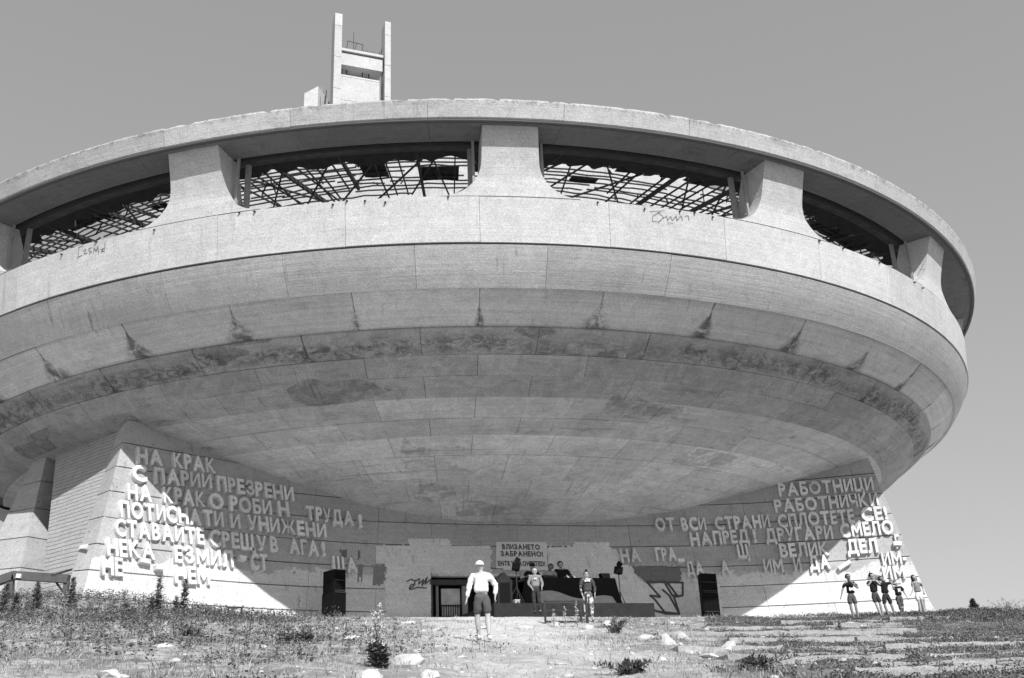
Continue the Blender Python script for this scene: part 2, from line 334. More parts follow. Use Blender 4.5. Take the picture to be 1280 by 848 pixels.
for c in range(len(PROF) - 1):
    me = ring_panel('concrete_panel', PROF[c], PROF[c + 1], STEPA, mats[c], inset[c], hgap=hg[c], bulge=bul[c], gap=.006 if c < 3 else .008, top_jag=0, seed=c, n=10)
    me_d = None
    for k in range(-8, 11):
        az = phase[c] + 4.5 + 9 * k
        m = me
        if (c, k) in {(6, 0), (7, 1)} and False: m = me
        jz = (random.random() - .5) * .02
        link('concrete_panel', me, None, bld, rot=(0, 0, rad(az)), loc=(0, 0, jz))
# remaining ring behind, one shell, plus the backing that closes the joints
def revolve(name, prof, a0, a1, n, mat, parent, closed=False, smooth=True, **k):
    vs = []; fs = []; m = len(prof)
    for i in range(n + 1):
        a = rad(a0 + (a1 - a0) * i / n)
        vs += [cyl(r, a, h) for r, h in prof]
    for i in range(n):
        for j in range(m - 1 if not closed else m):
            j2 = (j + 1) % m; fs.append((i * m + j, i * m + j2, (i + 1) * m + j2, (i + 1) * m + j))
    return link(name, mesh(name, vs, fs, mat, smooth), None, parent, **k)
revolve('rear_shell', PROF, 103, 289, 60, M_ring2, bld)
bp = [(r - .09 if i < 3 else r - .03, h + (.0 if i < 2 else .07 if i == 2 else .10)) for i, (r, h) in enumerate(PROF)]
bp[0] = (28.76, 16.70); bp[2] = (27.74, 14.02); bp[3] = (26.45, 13.12)
revolve('shell_backing', bp + [(0.3, 8.0)], 0, 360, 160, M_back, bld)
revolve('parapet_top', [(28.76, 16.72), (28.25, 16.74), (28.2, 15.2), (20.9, 15.2)], 0, 360, 160, M_ring, bld)
revolve('hall_wall', [(20.9, 15.2), (21.0, 24.0), (20.6, 24.0), (20.5, 15.0)], 0, 360, 160, M_drum, bld)

# roof rim, cast in segments with a chipped upper edge
rim_variants = []
for sd in range(4):
    R = random.Random(50 + sd); n = 30; half = rad(4.5) - .006 / 30; vs = []; fs = []
    sect = [(27.9, 19.78), (27.9, 19.50), (28.28, 19.48), (28.30, 19.30), (29.70, 19.30), (29.78, 19.33), (29.965, 19.88), (29.96, 19.95), (29.6, 19.965), (27.9, 20.0)]
    m = len(sect)
    for i in range(n + 1):
        a = -half + 2 * half * i / n
        chip = .16 * (R.random() > .86) * R.random() ** 2 + .022 * R.random(); lo = .05 * max(0, R.random() - .8)
        for j, (r, h) in enumerate(sect):
            if j in (7, 8): h -= chip; r -= chip * .15
            if j == 5: h += lo
            vs.append(cyl(r, a, h))
    for i in range(n):
        for j in range(m): fs.append((i * m + j, i * m + (j + 1) % m, (i + 1) * m + (j + 1) % m, (i + 1) * m + j))
    fs += [tuple(range(m))[::-1], tuple(n * m + j for j in range(m))]
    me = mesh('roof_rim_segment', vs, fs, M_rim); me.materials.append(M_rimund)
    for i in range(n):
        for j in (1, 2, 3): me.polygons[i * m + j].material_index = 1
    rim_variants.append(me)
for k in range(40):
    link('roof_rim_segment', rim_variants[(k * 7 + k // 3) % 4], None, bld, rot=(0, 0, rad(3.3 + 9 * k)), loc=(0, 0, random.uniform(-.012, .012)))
# drip edge: dark steel strip under the outer edge
revolve('drip_edge', [(29.74, 19.28), (29.74, 19.22), (29.60, 19.22), (29.60, 19.28)], 0, 360, 160, M_back, bld, closed=True)

# pillars with flared feet
PAZ = [-39.6, -17.6, 4.3, 25.7, 47.8] + [47.8 + 22.7 * i for i in range(1, 12)] + [-39.6 - 22.7 * 0]
PAZ = PAZ[:16]
def pillar_mesh():
    z0, z1 = 16.80, 19.30; ht = 1.0; fl = 1.42; zf = 18.15
    prof = []
    for i in range(13):
        th = math.pi / 2 * i / 12; prof.append((ht + fl * (1 - math.sin(th)), z0 + .02 + (zf - z0) * (1 - math.cos(th))))
    prof += [(ht - .01, 18.5), (ht - .02, 18.9), (ht - .03, z1)]
    vs = []; fs = []; nx = 6
    def rz(z): return 28.85 + (.0 if z < 17.5 else .50 * ((z - 17.5) / 1.8) ** 1.3)
    depth = 1.35
    for layer in (0, 1):
        for (hw, z) in prof:
            r = rz(z) - layer * depth
            for i in range(nx + 1):
                x = -hw + 2 * hw * i / nx; a = x / r if layer == 0 else x / r
                vs.append(cyl(r, a, z))
    m = len(prof); W = nx + 1
    for j in range(m - 1):
        for i in range(nx):
            fs.append((j * W + i, j * W + i + 1, (j + 1) * W + i + 1, (j + 1) * W + i))
        b = m * W
        fs.append((j * W, (j + 1) * W, b + (j + 1) * W, b + j * W)); fs.append((j * W + nx, b + j * W + nx, b + (j + 1) * W + nx, (j + 1) * W + nx))
        for i in range(nx): fs.append((b + j * W + i, b + (j + 1) * W + i, b + (j + 1) * W + i + 1, b + j * W + i + 1))
    return mesh('pillar', vs, fs, M_ring)
pm = pillar_mesh()
def frame_mesh(sgn):
    mb = MB(); r = 27.75; a = sgn * 1.28 / r
    p = cyl(r, a, 0); q = cyl(28.35, sgn * 1.22 / 28.35, 0)
    mb.bar((p[0], p[1], 16.8), (p[0], p[1], 19.45), .16, .16); mb.bar((q[0], q[1], 16.78), (q[0], q[1], 19.3), .09, .09)
    return mb.make('window_jamb', M_galv)
fm = [frame_mesh(-1), frame_mesh(1)]
for az in PAZ:
    link('pillar', pm, None, bld, rot=(0, 0, rad(az)))
    for f in fm: link('window_jamb', f, None, bld, rot=(0, 0, rad(az)))
# window bays: lower and upper rails, then the open steel roof of the gallery
def arc_bar(r, h, a0, a1, t, name, mat, sag=0., n=None, th=None, noise_=0.):
    n = n or max(2, int(abs(a1 - a0) / 1.2)); mb = MB(); pts = []
    for i in range(n + 1):
        a = rad(a0 + (a1 - a0) * i / n); pts.append(cyl(r + random.uniform(-1, 1) * noise_, a, h + random.uniform(-1, 1) * noise_ - sag * math.sin(math.pi * i / n)))
    for p, q in zip(pts, pts[1:]): mb.bar(p, q, t, th or t)
    return mb.obj(name, mat, bld)
for i in range(5):
    a0 = [-62, -39.6, -17.6, 4.3, 25.7][i] + 2.6; a1 = [-39.6, -17.6, 4.3, 25.7, 47.8][i] - 2.6
    arc_bar(28.42, 16.86, a0, a1, .10, 'window_rail', M_steel, noise_=.02)
    arc_bar(28.05, 19.36, a0 - 1, a1 + 1, .12, 'window_rail', M_steel)
    for q in range(int((a1 - a0) / 1.5)):       # torn fixings left on the parapet
        a = a0 + (q + random.random()) * 1.5; L = random.uniform(.05, .3)
        if random.random() < .6:
            p = cyl(28.6, rad(a), 16.78); e = cyl(28.92, rad(a + random.uniform(-.4, .4)), 16.78 - L * random.random()); MB().bar(p, e, .05).obj('torn_fixing', M_steel, bld)
def roofz(r): return 19.62 + (27 - r) * .13
for k in range(118):
    a = -52 + k * 1.1 + random.uniform(-.25, .25)
    if random.random() < .14: continue
    heavy = k % 5 == 0
    mb = MB(); r0, r1 = 27.6, random.choice([21.0, 21.0, 21.0, 23.5, 24.4]); aa = rad(a); ab = rad(a + random.choice([0, 0, 0, 2.5, -3]))
    mb.bar(cyl(r0, aa, roofz(r0) - .1), cyl(r1, ab, roofz(r1) - .1), .10 if heavy else .05, .16 if heavy else .06)
    mb.obj('roof_rafter', M_steel, bld)
for i, r in enumerate([27.2, 26.85, 26.55, 26.25, 25.95, 25.65, 25.35, 25.0, 24.65, 24.3, 23.9, 23.4, 22.8, 22.1]):
    a = -52
    while a < 78:
        b = a + random.uniform(8, 17)
        if random.random() < .86: arc_bar(r, roofz(r) + random.uniform(-.04, .04), a, min(b, 78), .048, 'roof_purlin', M_steel, noise_=.03)
        a = b + random.uniform(-.3, .6)
for k in range(34):                            # diagonal bracing
    a = -50 + k * 3.7; MB().bar(cyl(26.9, rad(a), 19.5), cyl(22.6, rad(a + random.choice([-6, 6])), 20.1), .06).obj('roof_brace', M_steel, bld)
for k in range(90):                            # bent ends and a post or two hanging from the steel
    a = rad(random.uniform(-50, 70)); r = random.uniform(24.5, 27.1); L = random.uniform(.15, .55)
    MB().bar(cyl(r, a, roofz(r)), cyl(r + random.uniform(-.2, .2), a + random.uniform(-.01, .01), roofz(r) - L), .045).obj('bent_steel_end', M_steel, bld)
revolve('inner_beam', [(28.02, 19.40), (27.98, 19.30), (27.62, 19.34), (27.60, 19.50)], -70, 100, 120, simple('dark_mottled_beam', .07, .8, 2), bld)  # beam colour mottled and set much darker than the other concrete
# surviving deck over the outer strip and scattered sheets further in
def sheet(r0, r1, a0, a1, dz=.06, jag=.25):
    n = max(2, int((a1 - a0) / .7)); vs = []; fs = []
    for lay in (0, -.035):
        for i in range(n + 1):
            a = rad(a0 + (a1 - a0) * i / n); rr = r1 + random.uniform(-jag, jag)
            vs += [cyl(r0, a, roofz(r0) + dz + lay), cyl(rr, a, roofz(rr) + dz + lay)]
    b = 2 * (n + 1)
    for i in range(n):
        fs += [(2 * i, 2 * i + 1, 2 * i + 3, 2 * i + 2), (b + 2 * i, b + 2 * i + 2, b + 2 * i + 3, b + 2 * i + 1), (2 * i + 1, b + 2 * i + 1, b + 2 * i + 3, 2 * i + 3), (2 * i, 2 * i + 2, b + 2 * i + 2, b + 2 * i)]
    fs += [(0, b, b + 1, 1), (2 * n, 2 * n + 1, b + 2 * n + 1, b + 2 * n)]
    link('roof_sheet', mesh('roof_sheet', vs, fs, M_deck), None, bld)
a = -54
while a < 80: sheet(28.25, 26.85, a, a + 4.4, dz=-.13, jag=.35); a += 4.4
for (r0, r1, a0, a1) in [(26.3, 25.1, -7.2, -5.1), (25.8, 24.6, -2.2, 1.0), (26.6, 25.3, 2.0, 2.9), (26.8, 26.2, 14.2, 16.6), (26.0, 25.5, -27, -25.5), (26.8, 26.1, -36, -30), (26.8, 25.8, 36, 46), (26.9, 26.3, 20.5, 23), (25.4, 24.9, 11, 13.5)]:
    sheet(r0, r1, a0, a1, jag=.08)

# ------------------------------------------------------------------ inscription wall (concave, battered), built in courses
WX = [-12.3, -10.2, -7.56, -5.5, -3.6, 0, 2.5, 5.5, 9, 12, 14.5, 17.5, 19.2, 20.9]
WY = [-24.25, -22.0, -19.4, -17.95, -16.85, -15.6, -14.95, -14.2, -13.55, -13.2, -13.15, -13.45, -13.8, -14.1]
WSX = [0, 0, 0, 0, 0, 0, 0, 0, -.02, -.03, -.05, -.10, -.13, -.166]
WSY = [.40, .38, .36, .35, .35, .34, .33, .32, .31, .29, .26, .22, .19, .165]
NU = 240
tt = np.linspace(0, len(WX) - 1, NU + 1)
def smooth_arr(a):
    v = np.interp(tt, range(len(a)), a); k = 17
    p = np.concatenate([2 * v[0] - v[k:0:-1], v, 2 * v[-1] - v[-2:-k - 2:-1]]); return np.convolve(p, np.ones(k) / k, 'same')[k:-k]
wx, wy, wsx, wsy = map(smooth_arr, (WX, WY, WSX, WSY))
arc = np.concatenate([[0], np.cumsum(np.hypot(np.diff(wx), np.diff(wy)))]); UL = arc[-1]
def wpt(u, z, off=0.):
    X = wx + wsx * (z - 4.58); Y = wy + wsy * (z - 4.58)
    x, y = np.interp(u, arc, X), np.interp(u, arc, Y)
    if off:
        e = .25; t = np.array([np.interp(min(u + e, UL), arc, X) - np.interp(max(u - e, 0), arc, X), np.interp(min(u + e, UL), arc, Y) - np.interp(max(u - e, 0), arc, Y), 0])
        s_ = np.array([np.interp(u, arc, wsx), np.interp(u, arc, wsy), 1.0]); n = np.cross(t, s_); n /= np.linalg.norm(n)
        if n[1] > 0: n = -n
        return np.array([x, y, z]) + n * off
    return np.array([x, y, z])
def wnormal(u, z):
    a = wpt(u, z); b = wpt(u, z, 1.0); n = b - a; e = .3; t = wpt(min(u + e, UL), z) - wpt(max(u - e, 0), z); t /= np.linalg.norm(t); return n, t
def hit_wall(px, py):
    d = ray(px, py); lo, hi = 26 / d[1], 56 / d[1]
    for _ in range(40):
        m = (lo + hi) / 2; P = O + m * d; X = wx + wsx * (P[2] - 4.58); Y = wy + wsy * (P[2] - 4.58)
        if P[1] < np.interp(P[0], X, Y): lo = m
        else: hi = m
    return P, float(np.interp(P[0], X, arc))
ZC = [3.0, 4.58, 5.53, 6.47, 7.48, 8.50, 9.50, 10.5, 11.5, 12.2]
iw = empty('inscription_wall'); iw.parent = bld
PR_R = [p[0] for p in PROF][::-1]; PR_H = [p[1] for p in PROF][::-1]
def soffit(x, y): return float(np.interp(math.hypot(x, y), PR_R, PR_H))
_, uD0 = hit_wall(539, 745); _, uD1 = hit_wall(652, 745); zD = hit_wall(590, 720.5)[0][2]
def wall_panel(u0, u1, z0, z1, mat, gap=.006, hg_=.022, thick=.14, off=0.0, n=4, name='wall_panel', parent=None):
    u0 += gap; u1 -= gap; z0 += hg_; z1 -= hg_; vs = []; fs = []
    for i in range(n + 1):
        u = u0 + (u1 - u0) * i / n
        vs += [wpt(u, z0, off + 1e-6), wpt(u, z1, off + 1e-6), wpt(u, z1, off - thick), wpt(u, z0, off - thick)]
    for i in range(n):
        b = 4 * i
        for j in range(4): fs.append((b + j, b + 4 + j, b + 4 + (j + 1) % 4, b + (j + 1) % 4))
    fs += [(0, 1, 2, 3), (4 * n + 3, 4 * n + 2, 4 * n + 1, 4 * n)]
    return link(name, mesh(name, vs, fs, mat), None, parent or iw)
cuts = [0.0]
while cuts[-1] < UL - 1.5: cuts.append(cuts[-1] + 2.95)
cuts[-1] = UL
cuts = sorted([c for c in cuts if abs(c - uD0) > .6 and abs(c - uD1) > .6] + [uD0, uD1])
for j in range(len(ZC) - 1):
    for u0, u1 in zip(cuts, cuts[1:]):
        P = wpt((u0 + u1) / 2, ZC[j])
        Ps = [wpt(q, ZC[j]) for q in (u0, u1)]
        if ZC[j] > max(soffit(q[0], q[1]) for q in Ps + [P]) + .3: continue
        um = (u0 + u1) / 2; z0, z1 = ZC[j], ZC[j + 1]
        if uD0 < um < uD1:
            if z1 <= zD: continue
            if z0 < zD: z0 = zD - .02
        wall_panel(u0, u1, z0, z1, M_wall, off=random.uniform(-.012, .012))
# backing behind the joints (with the doorway left open)
def backing(u0, u1, z0, z1):
    n = max(3, int((u1 - u0) / .6)); vs = []; fs = []
    for i in range(n + 1):
        u = u0 + (u1 - u0) * i / n; vs += [wpt(u, z0, -.07), wpt(u, z1, -.07)]
    for i in range(n): fs.append((2 * i, 2 * i + 2, 2 * i + 3, 2 * i + 1))
    link('wall_backing', mesh('wall_backing', vs, fs, M_back), None, iw)
backing(0, uD0, 2.8, 12.2); backing(uD1, UL, 2.8, 12.2); backing(uD0, uD1, zD, 12.2)
# doorway recess with its metal door
dn, dt = wnormal((uD0 + uD1) / 2, 4.5); dn = Vector((dn[0], dn[1], 0)).normalized(); dt = Vector((dt[0], dt[1], 0)).normalized()
Dm = Matrix((dt, -dn, Vector((0, 0, 1)))).transposed()      # local: x along the wall, y inwards
D0 = Vector(wpt(uD0, 3.4)); DW = (Vector(wpt(uD1, 3.4)) - D0).length
def dloc(x, y, z): return D0 + dt * x - dn * y + Vector((0, 0, z - 3.4))
yTop = .34 * (zD - 3.4) + .1; rec = MB(); dd = 2.8
c8 = [dloc(x, y, z) for x, y, z in [(-.05, .0, 3.0), (DW + .05, .0, 3.0), (DW + .05, dd, 3.0), (-.05, dd, 3.0), (-.05, yTop, zD + .05), (DW + .05, yTop, zD + .05), (DW + .05, dd, zD + .05), (-.05, dd, zD + .05)]]
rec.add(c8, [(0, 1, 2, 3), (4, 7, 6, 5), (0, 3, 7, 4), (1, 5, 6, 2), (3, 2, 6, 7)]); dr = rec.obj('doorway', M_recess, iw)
def dbox(name, x0, x1, y, z0, z1, t, mat): MB().box(dloc((x0 + x1) / 2, y, (z0 + z1) / 2), (x1 - x0, t, z1 - z0), m=Dm).obj(name, mat, iw)
pxm = DW / 113.0
def X_(p): return (p - 533) * pxm * 1.02
yd = 1.45
dbox('door_frame', X_(539.5), X_(545), yd, 3.3, zD - .3, .12, M_door); dbox('door_frame', X_(549), X_(552), yd + .02, 3.3, zD - .3, .1, M_galv)
dbox('door_leaf', X_(556), X_(579), yd + .1, 3.3, zD - .45, .06, simple('grey_door_leaf', .62, .5, 3))
dbox('door_frame', X_(580.5), X_(587), yd - .05, 3.3, zD - .35, .14, M_galv)
dbox('door_lintel', X_(540), X_(651), yd - .1, zD - .32, zD - .1, .2, simple('rusted_lintel', .09, .5, 4))
dbox('door_frame', X_(648), X_(651), yd, 3.3, zD - .3, .1, M_galv)
gr = MB()
for i in range(9): gr.box(dloc(X_(556 + i * 2.8), yd + .02, 4.5), (.03, .03, 1.0), m=Dm)
for z in (4.1, 4.5, 4.95): gr.box(dloc(X_(567), yd, z), (X_(579) - X_(556), .04, .05), m=Dm)
gr.obj('door_grille', M_steel, iw)
for q in (590, 594.5): dbox('hanging_rag', X_(q), X_(q + 2.2), yd + .3, 3.4, 4.6, .03, M_door)

# side of the left arm: chamfer and brick-patterned face, and the second leg behind it
def polywall(name, lines, zs, mat, parent, joint=.022, thick=.1, nsub=1):
    """lines: vertical arrises (p at z=4.58, slope); one panel per face and course"""
    for (b0, s0), (b1, s1) in zip(lines, lines[1:]):
        for z0, z1 in zip(zs, zs[1:]):
            za, zb = z0 + joint, z1 - joint
            q = [Vector((b[0] + s[0] * (z - 4.58), b[1] + s[1] * (z - 4.58), z)) for (b, s), z in (((b0, s0), za), ((b1, s1), za), ((b1, s1), zb), ((b0, s0), zb))]
            n = (q[1] - q[0]).cross(q[3] - q[0]).normalized(); k = [v - n * thick for v in q]
            link(name, mesh(name, q + k, [(0, 1, 2, 3), (4, 7, 6, 5), (0, 4, 5, 1), (1, 5, 6, 2), (2, 6, 7, 3), (3, 7, 4, 0)], mat), None, parent)
L1 = ((wx[0], wy[0]), (wsx[0], wsy[0]))
L2 = ((-12.86, -24.25), (-.028, .585))
# far end of the brick face: from the picture at its top and where its foot shows
t3 = np.array([-16.5, -17.25, 11.25]); fdir = np.array([-.75, .66])
best = None
for k in np.arange(1, 8, .01):
    P = np.array([-12.86 + fdir[0] * k, -24.25 + fdir[1] * k, 4.58]); d = P - O; px = 640 + FPX * (d @ Rv) / (d @ Fv)
    if best is None or abs(px - 50.5) < best[0]: best = (abs(px - 50.5), P)
b3 = best[1]; L3 = ((b3[0], b3[1]), ((t3[0] - b3[0]) / 6.67, (t3[1] - b3[1]) / 6.67))
arm = empty('arm_side'); arm.parent = bld
polywall('wall_panel', [L2, L1], [3.0] + ZC[1:9], M_arm, arm)
polywall('brick_face', [L3, L2], [3.0, 12.0], M_brick, arm, joint=0)
# dark backing box so the joints and the arm have a body
def linept(L, z, inn=(0, 0)): return (L[0][0] + L[1][0] * (z - 4.58) + inn[0], L[0][1] + L[1][1] * (z - 4.58) + inn[1], z)
vs = []
for z in (2.9, 12.1):
    vs += [linept(L1, z, (.35, .55)), linept(L2, z, (.35, .55)), linept(L3, z, (.3, .3)), linept(L3, z, (3.5, 2.5)), linept(L1, z, (1.2, 2.2))]
link('arm_core', mesh('arm_core', vs, [(0, 1, 6, 5), (1, 2, 7, 6), (2, 3, 8, 7), (3, 4, 9, 8), (4, 0, 5, 9), (5, 6, 7, 8, 9)], M_back), None, arm)
# right end of the wall: its thin return
R1 = ((wx[-1] - .03, wy[-1] + .06), (wsx[-1], wsy[-1])); R2 = ((wx[-1] - 1.2, wy[-1] + 4.5), (wsx[-1], .10))
polywall('wall_panel', [R1, R2], [3.0] + ZC[1:9], M_arm, arm)
# second leg
def leg(pts_top, pts_bot, name='support_leg'):
    lines = []
    for t, b in zip(pts_top, pts_bot):
        s = ((t[0] - b[0]) / (t[2] - b[2]), (t[1] - b[1]) / (t[2] - b[2])); lines.append(((b[0] + s[0] * (4.58 - b[2]), b[1] + s[1] * (4.58 - b[2])), s))
    l = empty(name); l.parent = bld
    polywall('leg_panel', lines, [2.5, 3.6, 5.0, 6.3, 7.6, 8.9, 10.2, 11.6, 12.2], M_arm, l)
    return l
tr = np.array([-17.05, -16.9, 11.27]); br = at_y(20, 735, -20.6)
tl = np.array([-17.95, -16.1, 11.3]); bl = at_y(-34, 735, -20.0)
tR = np.array([-16.2, -16.2, 11.27]); bR = at_y(56, 730, -19.4)
leg([tl + [1.5, 3.5, 0], tl, tr, tR + [.3, .8, 0], tl + [1.5, 3.5, 0]], [bl + [1.5, 3.5, 0], bl, br, bR + [.3, .8, 0], bl + [1.5, 3.5, 0]])
# inner core so that the disc rests on something from every side
revolve('core_wall', [(11.5, 2.8), (11.5, 9.0)], 60, 300, 40, M_arm, bld)

# ------------------------------------------------------------------ lettering
_gl = {}
POLY = {'И': [[(0, 0), (.14, 0), (.48, .53), (.48, 0), (.62, 0), (.62, .73), (.48, .73), (.14, .20), (.14, .73), (0, .73)]],
        'М': [[(0, 0), (.15, 0), (.15, .44), (.33, .17), (.43, .17), (.61, .44), (.61, 0), (.76, 0), (.76, .73), (.62, .73), (.38, .36), (.14, .73), (0, .73)]]}
POLY['Й'] = POLY['И'] + [[(.18, .80), (.44, .80), (.48, .88), (.40, .88), (.31, .85), (.22, .88), (.14, .88)]]
def poly_glyph(ch, mat):
    bm = bmesh.new()
    for pl in POLY[ch]:
        for z, flip in ((.5, False), (-.5, True)):
            vs_ = [bm.verts.new((x, y, z)) for x, y in pl]; bm.faces.new(vs_[::-1] if flip else vs_)
        n = len(pl); vv = list(bm.verts)[-2 * n:]
        for i in range(n): bm.faces.new((vv[i], vv[n + i], vv[n + (i + 1) % n], vv[(i + 1) % n]))
    bm.normal_update(); bmesh.ops.triangulate(bm, faces=[f for f in bm.faces if len(f.verts) > 4], ngon_method='EAR_CLIP'); bmesh.ops.recalc_face_normals(bm, faces=bm.faces)
    me = bpy.data.meshes.new('letter'); bm.to_mesh(me); bm.free(); me.materials.append(mat or M_letter); return me
def glyph(ch, ext, bold=.035, mat=None, key=''):
    ch = dict(zip('АВЕКНОРСТ', 'ABEKHOPCT')).get(ch, ch); k = (ch, ext, key)
    if k in _gl: return _gl[k]
    if ch in POLY:
        me = poly_glyph(ch, mat); x1 = max(v.co.x for v in me.vertices)
        for v in me.vertices: v.co.x = v.co.x / x1 - .5; v.co.y = (v.co.y - .365) / .73
        _gl[k] = (me, x1 / .73); return _gl[k]
    c = bpy.data.curves.new('g', 'FONT'); c.body = ch; c.extrude = ext; c.offset = bold if ch not in 'ЖУЧКK' else .02; c.resolution_u = 3; c.align_x = 'CENTER'; c.size = 1.0
    o = bpy.data.objects.new('g', c); COL.objects.link(o); bpy.context.view_layer.update()
    me = bpy.data.meshes.new_from_object(o.evaluated_get(bpy.context.evaluated_depsgraph_get())); bpy.data.objects.remove(o)
    me.materials.clear(); me.materials.append(mat or M_letter)
    xs = [v.co.x for v in me.vertices]; ys = [v.co.y for v in me.vertices]; x0, x1, y0, y1 = min(xs), max(xs), min(ys), max(ys)
    cap = .73 if ord(ch) > 127 or ch == '!' else .69
    for v in me.vertices: v.co.x = (v.co.x - (x0 + x1) / 2) / (x1 - x0); v.co.y = (v.co.y - cap / 2) / cap
    me.name = 'letter'; _gl[k] = (me, (x1 - x0) / cap); return _gl[k]
def put_line(text, x0, y0, x1, y1, H, ext=.5, off=.0, mat=None, depth=.30, name='letter', fill=.86, key='', jitter=1.0, flat=None):
    """text set between two picture points (left and right end, at mid height) on the wall"""
    ws = [(.45 if c == ' ' else glyph(c, .5, mat=mat, key=key)[1]) for c in text]; tot = sum(ws); acc = 0
    for c, wd in zip(text, ws):
        f = (acc + wd / 2) / tot; acc += wd
        if c == ' ': continue
        P, u = hit_wall(x0 + (x1 - x0) * f, y0 + (y1 - y0) * f)
        Pa, ua = hit_wall(x0 + (x1 - x0) * (f - wd / 2 / tot), y0 + (y1 - y0) * (f - wd / 2 / tot)); Pb, ub = hit_wall(x0 + (x1 - x0) * (f + wd / 2 / tot), y0 + (y1 - y0) * (f + wd / 2 / tot))
        W = np.linalg.norm(Pb - Pa) * fill
        n, t = wnormal(u, P[2]); n = Vector(n); t = Vector(t); up = n.cross(t).normalized()
        if up.z < 0: up = -up
        t = up.cross(n).normalized()
        tilt = random.uniform(-.02, .02) * jitter; R = Matrix((t, up, n)).transposed()
        R = R @ Matrix.Rotation(tilt, 3, 'Z')
        me = glyph(c, .5, mat=mat, key=key)[0]
        o = bpy.data.objects.new(name, me); COL.objects.link(o); o.parent = iw
        dp = depth * (1 if flat else random.uniform(.85, 1.1))
        Mx = R.to_4x4() @ Matrix.Diagonal((W, H, dp, 1)); Mx.translation = Vector(P) + n * (off + dp / 2 - .03 * (0 if flat else 1)); o.matrix_world = Mx
LT = [("НА", 168, 571, 202, 575), ("КРАК", 213, 577, 268, 585), ("С", 161, 593, 182, 595), ("ПАРИИ", 190, 596, 263, 604), ("ПРЕЗРЕНИ", 268, 606, 366, 620),
      ("НА", 155, 617, 188, 620), ("КРАК", 201, 620, 255, 627), ("О", 257, 628, 278, 630), ("РОБИ", 284, 631, 338, 637), ("Н", 344, 638, 360, 639), ("ТРУДА", 380, 643, 441, 651), ("!", 446, 653, 452, 653),
      ("ПОТИСНАТИ", 147, 638, 277, 652), ("И", 285, 653, 299, 654), ("УНИЖЕНИ", 306, 655, 407, 666),
      ("СТАВАЙТЕ", 140, 661, 253, 673), ("СРЕЩУ", 258, 674, 332, 682), ("В", 335, 682, 346, 683), ("АГА", 359, 684, 397, 688), ("!", 400, 688, 405, 688),
      ("НЕКА", 130, 685, 192, 691), ("ЕЗ", 215, 694, 240, 696), ("МИЛ", 242, 697, 290, 701), ("СТ", 311, 703, 333, 705), ("ЩА", 413, 707, 446, 709),
      ("НЕ", 123, 709, 152, 711), ("НЕМ", 215, 719, 261, 723)]
RT = [("РАБОТНИЦИ", 972, 614, 1092, 606), ("РАБОТНИЧКИ", 967, 634.5, 1098, 625), ("ОТ", 817, 657.5, 843, 657), ("ВСИ", 850, 657, 882, 656.5), ("СТРАНИ", 892, 656.5, 962, 653), ("СПЛОТЕТЕ", 971, 653.5, 1068, 646), ("СЕ", 1075, 645, 1103, 642.5), ("!", 1104, 642, 1109, 642),
      ("НАПРЕД", 861, 676, 936, 671.5), ("!", 940, 671, 945, 671), ("ДРУГАРИ", 955, 671, 1041, 666.5), ("СМЕЛО", 1049, 665, 1117, 659.5),
      ("НА", 774, 696.5, 800, 696), ("ГРА", 818, 695, 845, 694.5), ("Щ", 920, 691.5, 936, 690.5), ("ВЕЛИК", 973, 690, 1036, 687), ("ДЕЛ", 1057, 685, 1097, 683), ("Г", 1118, 678, 1125, 677.5),
      ("ДА", 856, 712, 879, 711.5), ("А", 899, 711, 911, 710.5), ("ИМ", 953, 709, 979, 708), ("И", 991, 707, 1001, 706.5), ("ДА", 1010, 705, 1037, 703.5), ("ИМ", 1101, 700, 1127, 698), ("-", 1127, 697, 1132, 697), ("ИМ", 1102, 718, 1131, 716)]
for t_, a, b, c, d in LT: put_line(t_, a, b, c, d, .62, depth=.20)
for t_, a, b, c, d in RT: put_line(t_, a, b, c, d, .62, depth=.20)
# broken fragments of letters
for (px, py, ln, ang) in [(1055, 708, .65, -.5), (1094, 718, .5, .3), (1121, 681, .35, .1), (178, 704, .4, .1), (196, 712, .3, .0), (300, 700, .3, 0.1), (850, 703, .3, 0)]:
    P, u = hit_wall(px, py); n, t = wnormal(u, P[2]); n = Vector(n); t = Vector(t); up = n.cross(t); up = up if up.z > 0 else -up
    R = Matrix((t, n, up)).transposed() @ Matrix.Rotation(ang, 3, 'Y')
    MB().box(Vector(P) + n * .1, (ln, .26, .17), m=R).obj('letter_fragment', M_letter, iw)

